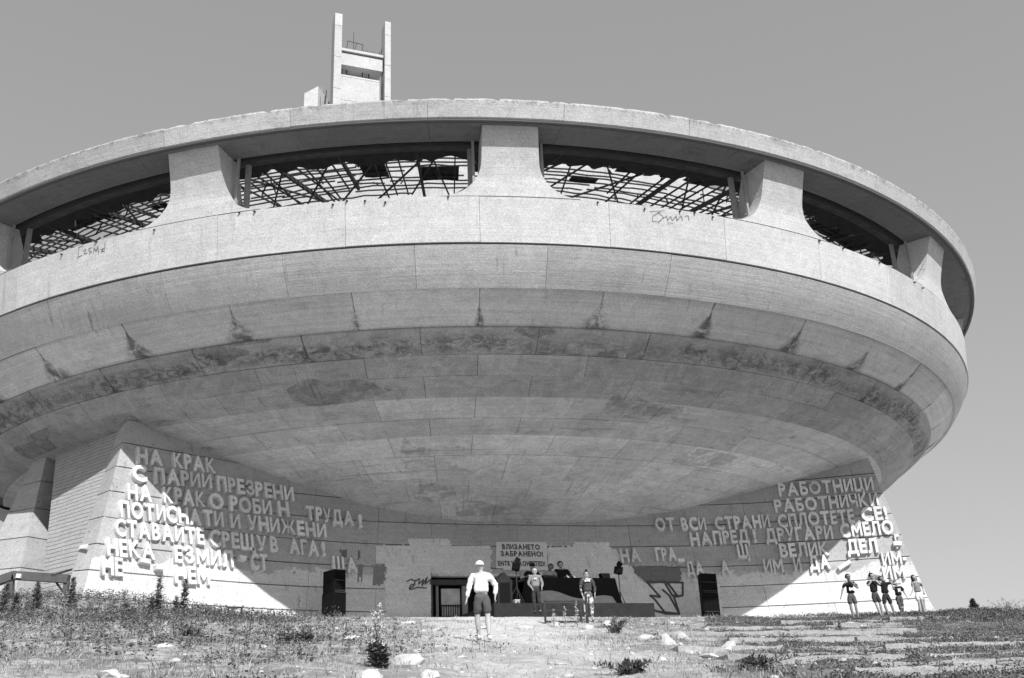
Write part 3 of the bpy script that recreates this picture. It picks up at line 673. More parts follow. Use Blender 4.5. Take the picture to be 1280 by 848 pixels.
# plaster patches, dark patch, stencilled notice and graffiti on the wall
def inside(px, py, poly):
    c = False; j = len(poly) - 1
    for i in range(len(poly)):
        (x0, y0), (x1, y1) = poly[i], poly[j]
        if (y0 > py) != (y1 > py) and px < (x1 - x0) * (py - y0) / (y1 - y0) + x0: c = not c
        j = i
    return c
def patch(poly, mat, name='plaster_patch', off=.018, step=2.2, rough_=.9, label=None):
    x0, x1 = min(p[0] for p in poly), max(p[0] for p in poly); y0, y1 = min(p[1] for p in poly), max(p[1] for p in poly)
    nx, ny = int((x1 - x0) / step) + 2, int((y1 - y0) / step) + 2; vid = {}; vs = []; fs = []
    def vert(i, j):
        if (i, j) not in vid:
            jx = rough_ * mnoise.noise(Vector((i * .5, j * .5, 3))) * 1.4; jy = rough_ * mnoise.noise(Vector((i * .5, j * .5, 9))) * 1.4
            P, u = hit_wall(x0 + i * step + jx, y0 + j * step + jy); vid[(i, j)] = len(vs); vs.append(wpt(u, P[2], off))
        return vid[(i, j)]
    for i in range(-1, nx):
        for j in range(-1, ny):
            jx = rough_ * mnoise.noise(Vector((i * .37, j * .37, 5))) * 4; jy = rough_ * mnoise.noise(Vector((i * .37, j * .37, 7))) * 4
            if inside(x0 + (i + .5) * step + jx, y0 + (j + .5) * step + jy, poly): fs.append((vert(i, j), vert(i, j + 1), vert(i + 1, j + 1), vert(i + 1, j)))
    return link(name, mesh(name, vs, fs, mat, True), None, iw)
patch([(470, 682), (511, 682), (511, 674), (563, 675), (563, 683), (614, 684), (614, 717.5), (538, 717.5), (538, 767), (482, 767), (482, 706), (470, 705)], M_plaster, rough_=.35)
patch([(620, 678), (683, 679), (683, 713), (620, 712)], M_white, 'sign_board', off=.03, rough_=.1)
patch([(684, 684), (716, 684), (716, 678), (762, 678), (762, 684), (772, 689), (777, 699), (772, 706), (790, 708), (800, 728), (900, 730), (905, 767), (654, 767), (654, 717), (684, 715)], M_plaster, rough_=.6)
patch([(790, 708), (851, 709), (850, 727), (812, 729), (797, 722)], M_darkpl, 'dark_patch', off=.035, rough_=.7)
patch([(424, 687), (452, 688), (450, 698), (426, 697)], M_darkpl, 'dark_patch', off=.012, rough_=1)
patch([(445, 706), (482, 707), (481, 730), (462, 732), (440, 722)], wall_concrete('damp_patch', .22, .22), 'damp_patch', off=.012, rough_=1)
for a in [("ВЛИЗАНЕТО", 627, 684, 675, 684.6), ("ЗАБРАНЕНО!", 625, 692.6, 678.5, 693.2), ("ENTRY PROHIBITED!", 622, 704.8, 681, 705.4)]:
    put_line(*a, .24 if a[0][0] != 'E' else .22, off=.034, mat=M_paint, depth=.008, name='painted_letter', fill=.84, key='p', flat=1, jitter=.3)
put_line("ВОССЕ ССЕД", 705, 719.5, 751, 720, .22, off=.03, mat=M_white, depth=.01, name='painted_letter', fill=.8, key='w', flat=1)
def on_wall(px, py, off): P, u = hit_wall(px, py); return Vector(wpt(u, P[2], off))
def scrawl(strokes, width, mat, name='graffiti', off=.045, surf=None):
    """flat painted strokes following picture points on a surface"""
    mb = MB(); f = surf or (lambda x, y: on_wall(x, y, off)); k = 0
    for st in strokes:
        pts = []
        for (x0, y0), (x1, y1) in zip(st, st[1:]):
            m = max(1, int(math.hypot(x1 - x0, y1 - y0) / 5))
            for i in range(m): pts.append((x0 + (x1 - x0) * i / m, y0 + (y1 - y0) * i / m))
        pts.append(st[-1]); p3 = [f(*p) for p in pts]
        for a, b in zip(p3, p3[1:]):
            d = (b - a); view = (a - Vector(O)).normalized(); 
            if d.length < 1e-4: continue
            s_ = d.cross(view).normalized() * width / 2; e = d.normalized() * width * .25; z = -view * (.002 + .0015 * (k % 5)); k += 1
            mb.add([a - e - s_ + z, b + e - s_ + z, b + e + s_ + z, a - e + s_ + z], [(0, 1, 2, 3)])
    return mb.obj(name, mat, iw if surf is None else bld)
scrawl([[(853, 729), (808, 728), (825, 747), (812, 745), (818, 750), (832, 768)], [(830, 728), (840, 745), (846, 745), (834, 729)], [(853, 729), (853, 745), (842, 747), (849, 768), (836, 745), (828, 738)], [(815, 763), (832, 768), (849, 768), (820, 765)]], .09, M_paint)
scrawl([[(508, 728), (513, 725), (519, 727), (516, 734), (511, 737), (513, 732), (519, 731)], [(519, 727), (524, 724), (523, 731), (529, 725), (527, 733), (534, 722), (531, 731), (539, 724), (537, 731)], [(512, 738), (522, 735), (533, 736)]], .045, M_paint)
def on_ring(px, py):
    best = None; d = ray(px, py)
    for h in np.arange(15.2, 19.25, .01):
        P = O + h / d[2] * d; r = math.hypot(P[0], P[1]); rr = 28.68 + (h - 15.12) * .101 if h < 16.8 else 28.85
        if best is None or abs(r - rr) < best[0]: best = (abs(r - rr), P)
    P = best[1]; r = math.hypot(P[0], P[1]); return Vector((P[0] * (r + .02) / r, P[1] * (r + .02) / r, P[2]))
scrawl([[(104, 308), (99, 310), (98, 322), (103, 320)], [(104, 315), (108, 312), (106, 318), (110, 317)], [(115, 310), (111, 312), (115, 315), (112, 318)], [(117, 317), (118, 310), (121, 314), (123, 308), (124, 316)], [(126, 313), (130, 311), (127, 316), (131, 314)], [(132, 302), (131, 314)]], .026, M_fade, surf=on_ring)
scrawl([[(812, 265), (830, 264)], [(825, 265), (816, 270), (815, 277), (823, 278), (829, 272), (822, 266)], [(829, 273), (833, 270), (834, 276), (838, 271), (840, 276), (845, 270), (846, 276), (851, 270), (853, 276)], [(856, 271), (860, 270), (861, 276)], [(834, 279), (841, 280)]], .022, M_fade, surf=on_ring)
scrawl([[(958, 212), (961, 206), (964, 212), (966, 205)], [(952, 219), (956, 213), (957, 219)]], .026, M_fade, surf=on_ring)
scrawl([[(1152, 332), (1156, 326), (1158, 333), (1162, 327), (1164, 334)], [(1150, 338), (1160, 336)]], .026, M_fade, surf=on_ring)
patch([(100, 681), (113, 679), (112, 686), (101, 687)], M_white, 'notice_plate', rough_=0) if False else None
# small white plate fixed on the brick face
def on_plane(px, py, A, B, C):
    A, B, C = map(Vector, (A, B, C)); n = (B - A).cross(C - A); d = Vector(ray(px, py)); t = n.dot(A - Vector(O)) / n.dot(d); return Vector(O) + d * t
fa, fb, fc = linept(L3, 4.0), linept(L2, 4.0), linept(L2, 10.0)
qs = [on_plane(x, y, fa, fb, fc) + Vector((-.06, -.06, 0)) * 1.0 for x, y in [(101, 687), (112, 685), (114, 680), (103, 682)]]
link('notice_plate', mesh('notice_plate', qs, [(0, 1, 2, 3)], M_white), None, arm)

# ------------------------------------------------------------------ tower
c_, s_n = math.cos(rad(17)), math.sin(rad(17))
tw = empty('pylon_tower', (0, 0, 0), label='tall twin-pylon concrete tower rising behind the saucer with platform near its top', cat='tower')
tL = at_y(415.5, 128, 34.0); tRr = at_y(487.5, 128, 35.9)
def tz(px, py, Y): return float(at_y(px, py, Y)[2])
TWD = math.hypot(tRr[0] - tL[0], tRr[1] - tL[1]); td = Vector(((tRr[0] - tL[0]) / TWD, (tRr[1] - tL[1]) / TWD, 0)); tn = Vector((td.y, -td.x, 0))
TB = Vector((tL[0], tL[1], 0)); Tm = Matrix((td, -tn, Vector((0, 0, 1)))).transposed()
def tbox(name, x0, x1, y0, y1, z0, z1, mat=M_tower, joints=None):
    if joints:
        z = z0
        while z < z1 - .01:
            ze = min(z + joints, z1); MB().box(TB + td * (x0 + x1) / 2 - tn * (y0 + y1) / 2 + Vector((0, 0, (z + ze) / 2)), (x1 - x0, y1 - y0, ze - z - .05), m=Tm).obj(name, mat, tw); z = ze
        MB().box(TB + td * (x0 + x1) / 2 - tn * (y0 + y1) / 2 + Vector((0, 0, (z0 + z1) / 2)), (x1 - x0 - .1, y1 - y0 - .1, z1 - z0 - .1), m=Tm).obj('pylon_core', M_back, tw)
    else: MB().box(TB + td * (x0 + x1) / 2 - tn * (y0 + y1) / 2 + Vector((0, 0, (z0 + z1) / 2)), (x1 - x0, y1 - y0, z1 - z0), m=Tm).obj(name, mat, tw)
W1 = .82; zt1 = tz(420, 18, 34.0); zt2 = tz(483, 30, 35.9)
tbox('pylon', 0.0, W1, -.3, 1.5, 3, zt1, joints=4.2); tbox('pylon', TWD - .68, TWD, -.3, 1.5, 3, zt2, joints=4.2)
TI0, TI1 = W1 + .02, TWD - 1.15
zw = tz(450, 93, 34.6); zb0 = tz(450, 80.5, 34.4); zb1 = tz(450, 66, 34.4); zs0 = tz(450, 63, 34.2); zs1 = tz(450, 61, 34.2)
tbox('shaft_wall', TI0, TI1, .25, 5, 3, zw, joints=3.1)
tbox('recess_wall', TI0, TI1, 2.0, 5, zw, zb0, simple('tower_recess', .14)); 
for k in (.25, .8, 2.6, 3.3): tbox('recess_post', TI0 + k * 1.0, TI0 + k + .09, 1.0, 1.15, zw, zb0, M_steel)
tbox('tower_beam', TI0, TI1 + .3, .12, 5, zb0, zb1); tbox('beam_gap', TI0, TI1 + .25, .5, 4.8, zb1, zs0 + .02, M_back); tbox('platform_slab', TI0 - .1, TI1 + .35, -.1, 5.2, zs0 + .02, zs1 + .12)
zr = zs1 + .12
def trail(x0, z0, x1, z1, t=.06): MB().bar(TB + td * x0 - tn * .2 + Vector((0, 0, z0)), TB + td * x1 - tn * .2 + Vector((0, 0, z1)), t).obj('railing_bar', M_steel, tw)
trail(TI0 + .6, zr, TI0 + .75, zr + 1.3); trail(TI0 + 1.5, zr, TI0 + 1.75, zr + 1.2); trail(TI0 + 2.3, zr, TI0 + 2.5, zr + 1.15); trail(TI0 + .7, zr + 1.3, TI0 + 2.5, zr + 1.15, .05); trail(TI0 + 1.4, zr, TI0 + 1.4, zr + 2.6, .05)
for k in range(6): trail(TI0 + 2.6 + k * .22, zr, TI0 + 2.5 + k * .25, zr + .5, .04)
trail(TI1 + .1, zr, TI1 + .2, zr + 1.0, .08); trail(TI1 - .2, zr, TI1, zr + .6, .08); trail(TI1 + .25, zr, TI1 + .3, zr + 1.6, .03)
# stair block beside the tower
q0 = at_y(380, 131, 33); q1 = at_y(397, 131, 33.6); zl = tz(383, 117, 33); zh = tz(396, 108, 33.6)
dv = Vector((q1[0] - q0[0], q1[1] - q0[1], 0)); a_ = Vector((q0[0], q0[1], 3)); b_ = a_ + dv; nb = Vector((.9, 3.2, 0))
vs = [a_, b_, b_ + nb, a_ + nb] + [Vector((p.x, p.y, zz)) for p, zz in ((a_, zl), (b_, zh), (b_ + nb, zh), (a_ + nb, zl))]
link('shaft_block', mesh('shaft_block', vs, [(0, 1, 5, 4), (1, 2, 6, 5), (2, 3, 7, 6), (3, 0, 4, 7), (4, 5, 6, 7)], M_tower), None, tw)
for px, py in ((402.5, 109), (407, 113), (405.5, 120)):
    p = at_y(px, 131, 33.5); q = at_y(px + (0 if py < 112 else 1), py, 33.5); MB().bar(p, q, .08).obj('antenna', M_steel if py > 110 else M_galv, tw)

# ------------------------------------------------------------------ stage
ZT = 3.4
def stage_pt(px, py, z): return Vector(at_z(px, py, z))
sa = Vector(at_z(618, 754, 4.12)); sb = Vector(at_z(817, 754, 4.12)); sa.z = sb.z = 0
sd = (sb - sa).normalized(); sn = Vector((-sd.y, sd.x, 0)); SL = (sb - sa).length; Sm = Matrix((sd, sn, Vector((0, 0, 1)))).transposed()
def sp(x, y, z): return sa + sd * x + sn * y + Vector((0, 0, z))
st = empty('stage_riser', tuple(sp(SL / 2, 0, ZT)), label='low stage platform wrapped in charcoal cloth in front of doorway', cat='stage')
def child_world(o, par): o.parent = par; o.matrix_parent_inverse = Matrix.Translation(par.location).inverted() ; return o
def sobj(mb, name, mat, par, smooth=False): return child_world(mb.obj(name, mat, None, smooth=smooth), par)
sobj(MB().box(sp(SL / 2, 1.9, 4.06), (SL - .04, 3.7, .1), m=Sm), 'stage_deck', simple('stage_deck_ply', .20), st)
vs = []; fs = []; n = 70                       # pleated skirt
for i in range(n + 1):
    x = SL * i / n; o_ = .02 * math.sin(i * 1.9) + .012 * math.sin(i * .7)
    vs += [sp(x, -.03 + o_, ZT - .25), sp(x, .0 + o_ * .3, 4.12)]
for i in range(n): fs.append((2 * i, 2 * i + 2, 2 * i + 3, 2 * i + 1))
sobj(MB().add(vs, fs), 'stage_skirt', M_skirt, st, True)
for x in (0, SL): sobj(MB().box(sp(x, 1.85, 3.73), (.04, 3.7, .78), m=Sm), 'stage_skirt', M_skirt, st)
# black-draped DJ table
def yb(px, py, yy):  # x position on the stage plane at depth yy seen at px
    A, B, C = sp(0, yy, 0), sp(1, yy, 0), sp(0, yy, 1); P = on_plane(px, py, A, B, C); return (P - sa).dot(sd), P.z
x0, zt = yb(655, 722, 2.2); x1, _ = yb(768, 722, 2.2); xb0, zb = yb(663, 751, 2.0); xb1, _ = yb(777, 752, 2.0)
dt_ = empty('dj_table', tuple(sp((x0 + x1) / 2, 2.6, 4.12)), label='long table under black drape on the stage with three performers behind it', cat='table')
n = 46; vs = []; fs = []
for i in range(n + 1):
    f = i / n; xt = x0 + (x1 - x0) * f; xb = xb0 - .5 * (1 - f) ** 3 + (xb1 - xb0 + .15) * f; o_ = .05 * math.sin(i * 1.3) + .03 * math.sin(i * 2.9)
    for k in range(5):
        g = k / 4; vs.append(sp(xb + (xt - xb) * g ** .7, 2.0 + .15 * g + o_ * (1 - g), 4.13 + (zt - 4.13) * g))
for i in range(n):
    for k in range(4): b = i * 5 + k; fs.append((b, b + 5, b + 6, b + 1))
m = len(vs)
vs += [sp(x0, 2.16, zt), sp(x1, 2.16, zt), sp(x1, 3.0, zt + .01), sp(x0, 3.0, zt + .01), sp(x0, 3.0, 4.13), sp(x1, 3.0, 4.13)]
fs += [(m, m + 1, m + 2, m + 3), (m + 3, m + 2, m + 5, m + 4)]
b0 = [vs[k] for k in range(5)]; sobj(MB().add(vs, fs), 'table_drape', M_black, dt_)
sobj(MB().box(sp((x0 + x1) / 2, 2.6, zt - .04), (x1 - x0 - .1, .8, .05), m=Sm), 'tabletop', M_door, dt_)
# lighter cloth draped across the lower front of the table
vs = []; fs = []; xs0, _ = yb(676, 748, 1.6); xs1, _ = yb(775, 748, 1.6)
for i in range(41):
    f = i / 40; xx = xs0 + (xs1 - xs0) * f; hh = 4.14 + (.62 - .25 * f + .10 * math.sin(f * 9)) * (1 if f < .97 else .3)
    vs += [sp(xx, 1.45, 4.14), sp(xx, 1.62 + .03 * math.sin(i * 1.7), (4.14 + hh) / 2), sp(xx, 1.93, hh)]
for i in range(40): fs += [(3 * i, 3 * i + 3, 3 * i + 4, 3 * i + 1), (3 * i + 1, 3 * i + 4, 3 * i + 5, 3 * i + 2)]
tag(sobj(MB().add(vs, fs), 'draped_cloth', simple('grey_dustsheet', .075, .4, 5, .95), empty('dust_sheet', tuple(sp(xs0, 1.5, 4.13)), label='dark grey cloth heaped along the foot of the black table', cat='cloth'), True))
# mixer gear and a wedge monitor on the table
def prop_box(name, px0, px1, pyt, yy, dz, mat, label, cat, group=None, tilt=0):
    xa, _ = yb(px0, 722, yy); xc, _ = yb(px1, 722, yy); base = zt + .015
    _, top = yb((px0 + px1) / 2, pyt, yy); top = max(top, base + .06); r = empty(name, tuple(sp((xa + xc) / 2, yy, base)), label=label, cat=cat, group=group)
    h = top - base; w_ = xc - xa
    v = [sp(xa + .03, yy - .2, base), sp(xc - .03, yy - .2, base), sp(xc - .03, yy + .2, base), sp(xa + .03, yy + .2, base), sp(xa - tilt, yy - .05, base + h), sp(xc + tilt, yy - .05, base + h), sp(xc, yy + .2, base + h), sp(xa, yy + .2, base + h)]
    sobj(MB().add(v, [(3, 2, 1, 0), (4, 5, 6, 7), (0, 1, 5, 4), (1, 2, 6, 5), (2, 3, 7, 6), (3, 0, 4, 7)]), 'casing', mat, r)
    q = [v[0] * .8 + v[1] * .2, v[1] * .8 + v[0] * .2, v[5] * .8 + v[4] * .2, v[4] * .8 + v[5] * .2]; o_ = -sn * .012; q = [a * .9 + (v[0] + v[1] + v[4] + v[5]) / 4 * .1 + o_ for a in q]
    sobj(MB().add(q, [(0, 1, 2, 3)]), 'front_panel', M_grille, r)
prop_box('monitor_speaker', 751, 761, 717, 2.5, 0, M_spk, 'small black wedge monitor at the right end of the draped table', 'speaker', tilt=.03)
prop_box('mixing_console', 678, 695, 719.5, 2.6, 0, M_spk, 'low dark mixing desk on the table before the middle performer', 'mixer')
prop_box('record_player', 707, 718, 720.2, 2.5, 0, simple('pale_casing', .3), 'pale flat player on the table right of the dark jacketed performer', 'turntable')
prop_box('laptop_computer', 660, 668, 719, 2.5, 0, M_galv, 'grey laptop at the left end of the draped table', 'laptop')

# pale case and a coil of cable left on the stage
xa, _ = yb(641, 745, 2.6); xc, _ = yb(653, 745, 2.6); r = empty('flight_case', tuple(sp((xa + xc) / 2, 2.6, 4.12)), label='pale equipment case on the stage behind the left tripod', cat='case')
o = sobj(MB().box(sp((xa + xc) / 2, 2.6, 4.12 + .22), (xc - xa, .4, .42), m=Sm), 'case_body', F_case, r); bevel(o, .02)
for q in (.3, .7): sobj(MB().box(sp(xa + (xc - xa) * q, 2.39, 4.12 + .30), (.05, .02, .07), m=Sm), 'latch', M_steel, r)
mb = MB(); pts = [sp(1.0 + .12 * t_ + .25 * math.cos(t_ * 1.7), .35 + .12 * math.sin(t_ * 2.3), 4.135) for t_ in np.arange(0, 24, .5)]
for p, q in zip(pts, pts[1:]): mb.tube(p, q, .012, 5)
tag(mb.obj('stage_cable', M_spk), 'black cable snaking along the front edge of the stage', 'cable')
# speaker stacks
def cabinet(name, corners_bottom, zb_, zt_, label, group=None, face=0, mat=M_spk):
    """corners: four plan corners (front-left, front-right, back-right, back-left)"""
    c = [Vector((p[0], p[1], 0)) for p in corners_bottom]; mid = sum(c, Vector()) / 4
    r = empty(name, (mid.x, mid.y, zb_), label=label, cat='speaker', group=group)
    v = [p + Vector((0, 0, zb_)) for p in c] + [p + Vector((0, 0, zt_)) for p in c]
    o = sobj(MB().add(v, [(3, 2, 1, 0), (4, 5, 6, 7), (0, 1, 5, 4), (1, 2, 6, 5), (2, 3, 7, 6), (3, 0, 4, 7)]), 'cabinet', mat, r); bevel(o, .02)
    for (i, j) in ((0, 1),) if face == 0 else ((1, 2),):
        a, b = c[i], c[j]; e = b - a; nrm = Vector((e.y, -e.x, 0)).normalized() * .015
        for f0, f1 in ((.05, .47), (.53, .95)):
            q = [a + e * f0 + nrm + Vector((0, 0, zb_ + .06)), a + e * f1 + nrm + Vector((0, 0, zb_ + .06)), a + e * f1 + nrm + Vector((0, 0, zt_ - .06)), a + e * f0 + nrm + Vector((0, 0, zt_ - .06))]
            sobj(MB().add(q, [(0, 1, 2, 3)]), 'grille', M_grille, r)
    a, b = c[0], c[1]; e = b - a; nrm = Vector((e.y, -e.x, 0)).normalized() * .02
    for z_ in (zb_ + .03, (zb_ + zt_) / 2, zt_ - .03): sobj(MB().bar(a + e * .03 + nrm + Vector((0, 0, z_)), a + e * .97 + nrm + Vector((0, 0, z_)), .03), 'edge_strip', M_steel, r)
    a, b = c[3], c[0]; e = b - a; q = a + e * .5; nn = Vector((e.y, -e.x, 0)).normalized()
    sobj(MB().box(q + nn * .01 + Vector((0, 0, (zb_ + zt_) / 2)), (.03, .22, .08), m=Matrix.Rotation(math.atan2(nn.y, nn.x), 3, 'Z')), 'handle', M_grille, r)
    return r
def stack(pl, pm_, pr, pyb, ymid, zb_, heights, labels, dx=.0):
    # plan corners: left, middle(front arris), right on picture columns
    A = Vector(at_y(pm_, pyb, ymid)); L = Vector(at_y(pl, pyb, ymid + .75)); R = Vector(at_y(pr, pyb, ymid + .35)); B = L + R - A
    z = zb_
    for h, lb, sc_ in heights:
        k = [A, R, B, L]; ctr = (A + B) / 2; k = [ctr + (p - ctr) * sc_ for p in k]
        cabinet('speaker_cabinet', k, z + .01, z + h, lb, labels); z += h
yS = -19.6
zb_ = gz(-4, yS); ztop = float(at_y(418, 711, yS)[2]); zmid = float(at_y(418, 739, yS)[2])
stack(402, 417, 432, 770, yS, zb_, [(zmid - zb_, 'lower black speaker cabinet of the stack by the left inscription', 1.03), (ztop - zmid, 'upper black speaker cabinet of the stack by the left inscription', .97)], 'speaker stacks against the inscription wall')
yS = -15.2; zb_ = gz(9.5, yS); A = at_y(888, 770, yS)
ztop = float(at_y(886, 716, yS)[2]); zmid = float(at_y(888, 739, yS)[2])
stack(877, 881, 901, 770, yS, zb_, [(zmid - zb_, 'lower black speaker cabinet of the stack right of lightning graffiti', 1.0), (ztop - zmid, 'upper black speaker cabinet of the stack right of lightning graffiti', 1.0)], 'speaker stacks against the inscription wall')
# pointed-top speaker on the stage behind the walking man
xa, za = yb(620, 748, 1.6); xc, _ = yb(638, 748, 1.6); _, zp = yb(629, 716, 1.6); _, zs_ = yb(629, 723, 1.6)
r = empty('stage_speaker', tuple(sp((xa + xc) / 2, 1.6, 4.12)), label='dark speaker with pointed top on stage beside the walking man', cat='speaker')
xm = (xa + xc) / 2; pr = [(xa, 4.12), (xc, 4.12), (xc + .02, zs_ - .1), (xc - .15, zs_ + .05), (xm, zp), (xa + .15, zs_ + .05), (xa - .02, zs_ - .1)]; m = len(pr)
sobj(MB().add([sp(x, 1.4, z) for x, z in pr] + [sp(x, 1.9, z) for x, z in pr], [tuple(range(m))[::1], tuple(range(m, 2 * m))[::-1]] + [(i, i + m, (i + 1) % m + m, (i + 1) % m) for i in range(m)]), 'cabinet', M_skirt, r)
sobj(MB().box(sp(xm, 1.385, (4.12 + zs_) / 2 - .05), (xc - xa - .16, .02, zs_ - 4.4), m=Sm), 'grille', M_spk, r)
sobj(MB().box(sp(xm + .3, 1.35, 4.16), (1.2, .25, .06), m=Sm), 'stand_foot', M_white, r)
# two lamps on tripods
def lamp_stand(px, pytop, pyb_, yy, label, headw=.24, base=4.12):
    x, _ = yb(px, 720, yy); _, zh_ = yb(px, pytop, yy)
    r = empty('lamp_stand', tuple(sp(x, yy, base)), label=label, cat='lamp stand', group='stage lamps on tripods')
    sobj(MB().tube(sp(x, yy, base + .35), sp(x, yy, zh_ - .35), .022), 'pole', M_steel, r)
    for k in range(3):
        a = k * 2.094 + .5; sobj(MB().tube(sp(x, yy, base + .75), sp(x + .5 * math.cos(a), yy + .5 * math.sin(a), base + .02), .013, 6), 'leg', M_steel, r)
    sobj(MB().box(sp(x, yy, zh_ - .2), (headw, .24, .28), m=Sm @ Matrix.Rotation(.2, 3, 'Y')), 'lamp_head', M_spk, r)
    sobj(MB().box(sp(x + .06, yy - .02, zh_ + .04), (headw * .8, .03, .2), m=Sm @ Matrix.Rotation(.6, 3, 'Y')), 'barn_door', M_spk, r)
    sobj(MB().box(sp(x, yy - .15, zh_ - .2), (headw * .6, .02, .22), m=Sm @ Matrix.Rotation(.2, 3, 'Y')), 'lens', M_grille, r)
lamp_stand(645.5, 702, 750, 1.3, 'black spotlight on tripod in front of the entry notice')
lamp_stand(773.5, 707, 752, 2.4, 'black spotlight on tripod right of the draped table', .28)

# pipe barrier frame in front of the stage
def gp(px, py): return Vector(on_ground(px, py))
bA = gp(682, 780); bB = gp(727, 780); bl_ = empty('barrier_frame', tuple((bA + bB) / 2), label='low rusty steel frame standing in weeds in front of the stage', cat='barrier')
def tob(mb, name, mat, par): return child_world(mb.obj(name, mat, None), par)
hB = Vector((0, 0, .62))
for p in (bA, bB): tob(MB().bar(p - Vector((0, 0, .1)), p + hB, .06), 'post', M_steel, bl_)
bC = gp(735, 780) + Vector((0, .1, 0)); tob(MB().bar(bC - Vector((0, 0, .1)), bC + Vector((0, 0, .9)), .07), 'post', M_steel, bl_)
tob(MB().bar(bA + hB, bC + Vector((0, 0, .66)), .05), 'top_rail', M_steel, bl_); tob(MB().bar(bA + Vector((0, 0, .06)), bB + Vector((0, 0, .06)), .05), 'bottom_rail', M_steel, bl_); tob(MB().bar(bA + hB * .6, bB + hB * .6, .03), 'middle_rail', M_steel, bl_)
# heavy pipe frame at the far left
yP = -28.0
M_pipe = simple('dull_pipe', .10, .4, 6, .7)
pf = empty('pipe_frame', tuple(at_y(40, 750, yP)), label='bent steel pipe frame with brace beside the brick face at left', cat='frame')
P_ = lambda x, y, Y=yP: Vector(at_y(x, y, Y))
tob(MB().bar(P_(-12, 730), P_(18, 719.5), .24), 'top_rail', M_pipe, pf); tob(MB().bar(P_(17, 719.5), P_(86, 724), .24), 'top_rail', M_pipe, pf)
tob(MB().bar(P_(14, 722), P_(12, 765), .16), 'post', M_pipe, pf); tob(MB().bar(P_(84, 727), P_(81, 742), .14), 'post', M_pipe, pf)
tob(MB().bar(P_(66, 722), P_(80, 742), .05), 'brace', M_steel, pf); tob(MB().bar(P_(64, 720, yP - .1), P_(90, 712, yP - .1), .05), 'loose_bar', M_steel, pf)
tob(MB().bar(P_(21, 720, yP - .15), P_(27, 720.5, yP - .15), .12), 'clamp', M_white, pf)
tob(MB().bar(P_(81, 740), P_(83, 752, yP), .05), 'post_foot', M_steel, pf)
# little bracket table at the left end of the wall foot
bk = gp(293, 773); r = empty('small_bracket', tuple(bk), label='tiny steel bracket standing in grass at the foot of the sunlit wall', cat='bracket')
for dx in (-.18, .18): tob(MB().bar(bk + Vector((dx, 0, -.05)), bk + Vector((dx, 0, .28)), .035), 'leg', M_steel, r)
tob(MB().bar(bk + Vector((-.22, 0, .28)), bk + Vector((.22, 0, .28)), .045), 'top_bar', M_steel, r)

# ------------------------------------------------------------------ people
def skin(verts, edges, radii, root=0, sub=1, name='body'):
    me = bpy.data.meshes.new('sk'); me.from_pydata([tuple(v) for v in verts], edges, []); me.update()
    o = bpy.data.objects.new('sk', me); COL.objects.link(o); m = o.modifiers.new('s', 'SKIN'); m.use_smooth_shade = True; m.branch_smoothing = .6
    for i, r in enumerate(radii):
        d = me.skin_vertices[0].data[i]; d.radius = r if isinstance(r, tuple) else (r, r); d.use_root = (i == root)
    if sub: ss = o.modifiers.new('u', 'SUBSURF'); ss.levels = sub; ss.render_levels = sub
    bpy.context.view_layer.update()
    r = bpy.data.meshes.new_from_object(o.evaluated_get(bpy.context.evaluated_depsgraph_get())); bpy.data.objects.remove(o); r.name = name
    return r
def ellipsoid(c, r, nu=12, nv=8, m=None, zmin=-1.0, fn=None):
    vs = []; fs = []; c = Vector(c)
    for j in range(nv + 1):
        t = math.pi * j / nv; z = max(math.cos(t), zmin)
        for i in range(nu):
            a = 2 * math.pi * i / nu; q = math.sin(t) if math.cos(t) >= zmin else math.sqrt(max(0, 1 - zmin * zmin)) * (1 - .15 * (j / nv))
            p = Vector((q * math.cos(a) * r[0], q * math.sin(a) * r[1], z * r[2]))
            if fn: p = fn(p)
            vs.append(c + (m @ p if m else p))
    for j in range(nv):
        for i in range(nu): fs.append((j * nu + i, (j + 1) * nu + i, (j + 1) * nu + (i + 1) % nu, j * nu + (i + 1) % nu))
    return vs, fs
BASE = dict(pelvis=(0, 0, .93), waist=(0, 0, 1.08), chest=(0, 0, 1.30), neck=(0, .0, 1.455), head=(0, 0, 1.555),
            shL=(-.18, 0, 1.41), elL=(-.25, 0, 1.13), wrL=(-.27, -.04, .88), shR=(.18, 0, 1.41), elR=(.25, 0, 1.13), wrR=(.27, -.04, .88),
            hiL=(-.095, 0, .90), knL=(-.11, -.01, .49), anL=(-.12, .02, .09), hiR=(.095, 0, .90), knR=(.11, -.01, .49), anR=(.12, .02, .09))
M_skin = simple('skin', .42, .06, 10, .6, .05); M_skin_dark = simple('tanned_skin', .25, .06, 10, .6, .05)
def fab(name, g): return simple('fabric_' + name, g, .28, 7, .9, .9)
F_white = fab('white', .78); F_short = fab('grey_shorts', .10); F_hood = fab('mid_grey', .24); F_dark = fab('dark', .045); F_char = fab('charcoal', .075); F_lt = fab('light_grey', .42); F_black = fab('black', .022); F_hair = fab('dark_hair', .03)
def camo():
    s = NG('camouflage_cloth'); v = s.objc(); n = s.noise(v, 9, 2, .5); return s.finish(s.sstep(n, .47, .53, .12, .62), .9)
F_camo = camo()
def folds(me, amp, sc=9.0):
    n = [v.normal.copy() for v in me.vertices]
    for v, q in zip(me.vertices, n):
        c = v.co; d = mnoise.noise(Vector((c.x * sc, c.y * sc, c.z * sc * 1.8)) + Vector((len(me.vertices) * .37, 0, 0))) + .6 * mnoise.noise(Vector((c.x * sc * 2.4, c.y * sc * 2.4, c.z * sc * 2.4)))
        v.co = c + q * d * amp
    me.update(); return me
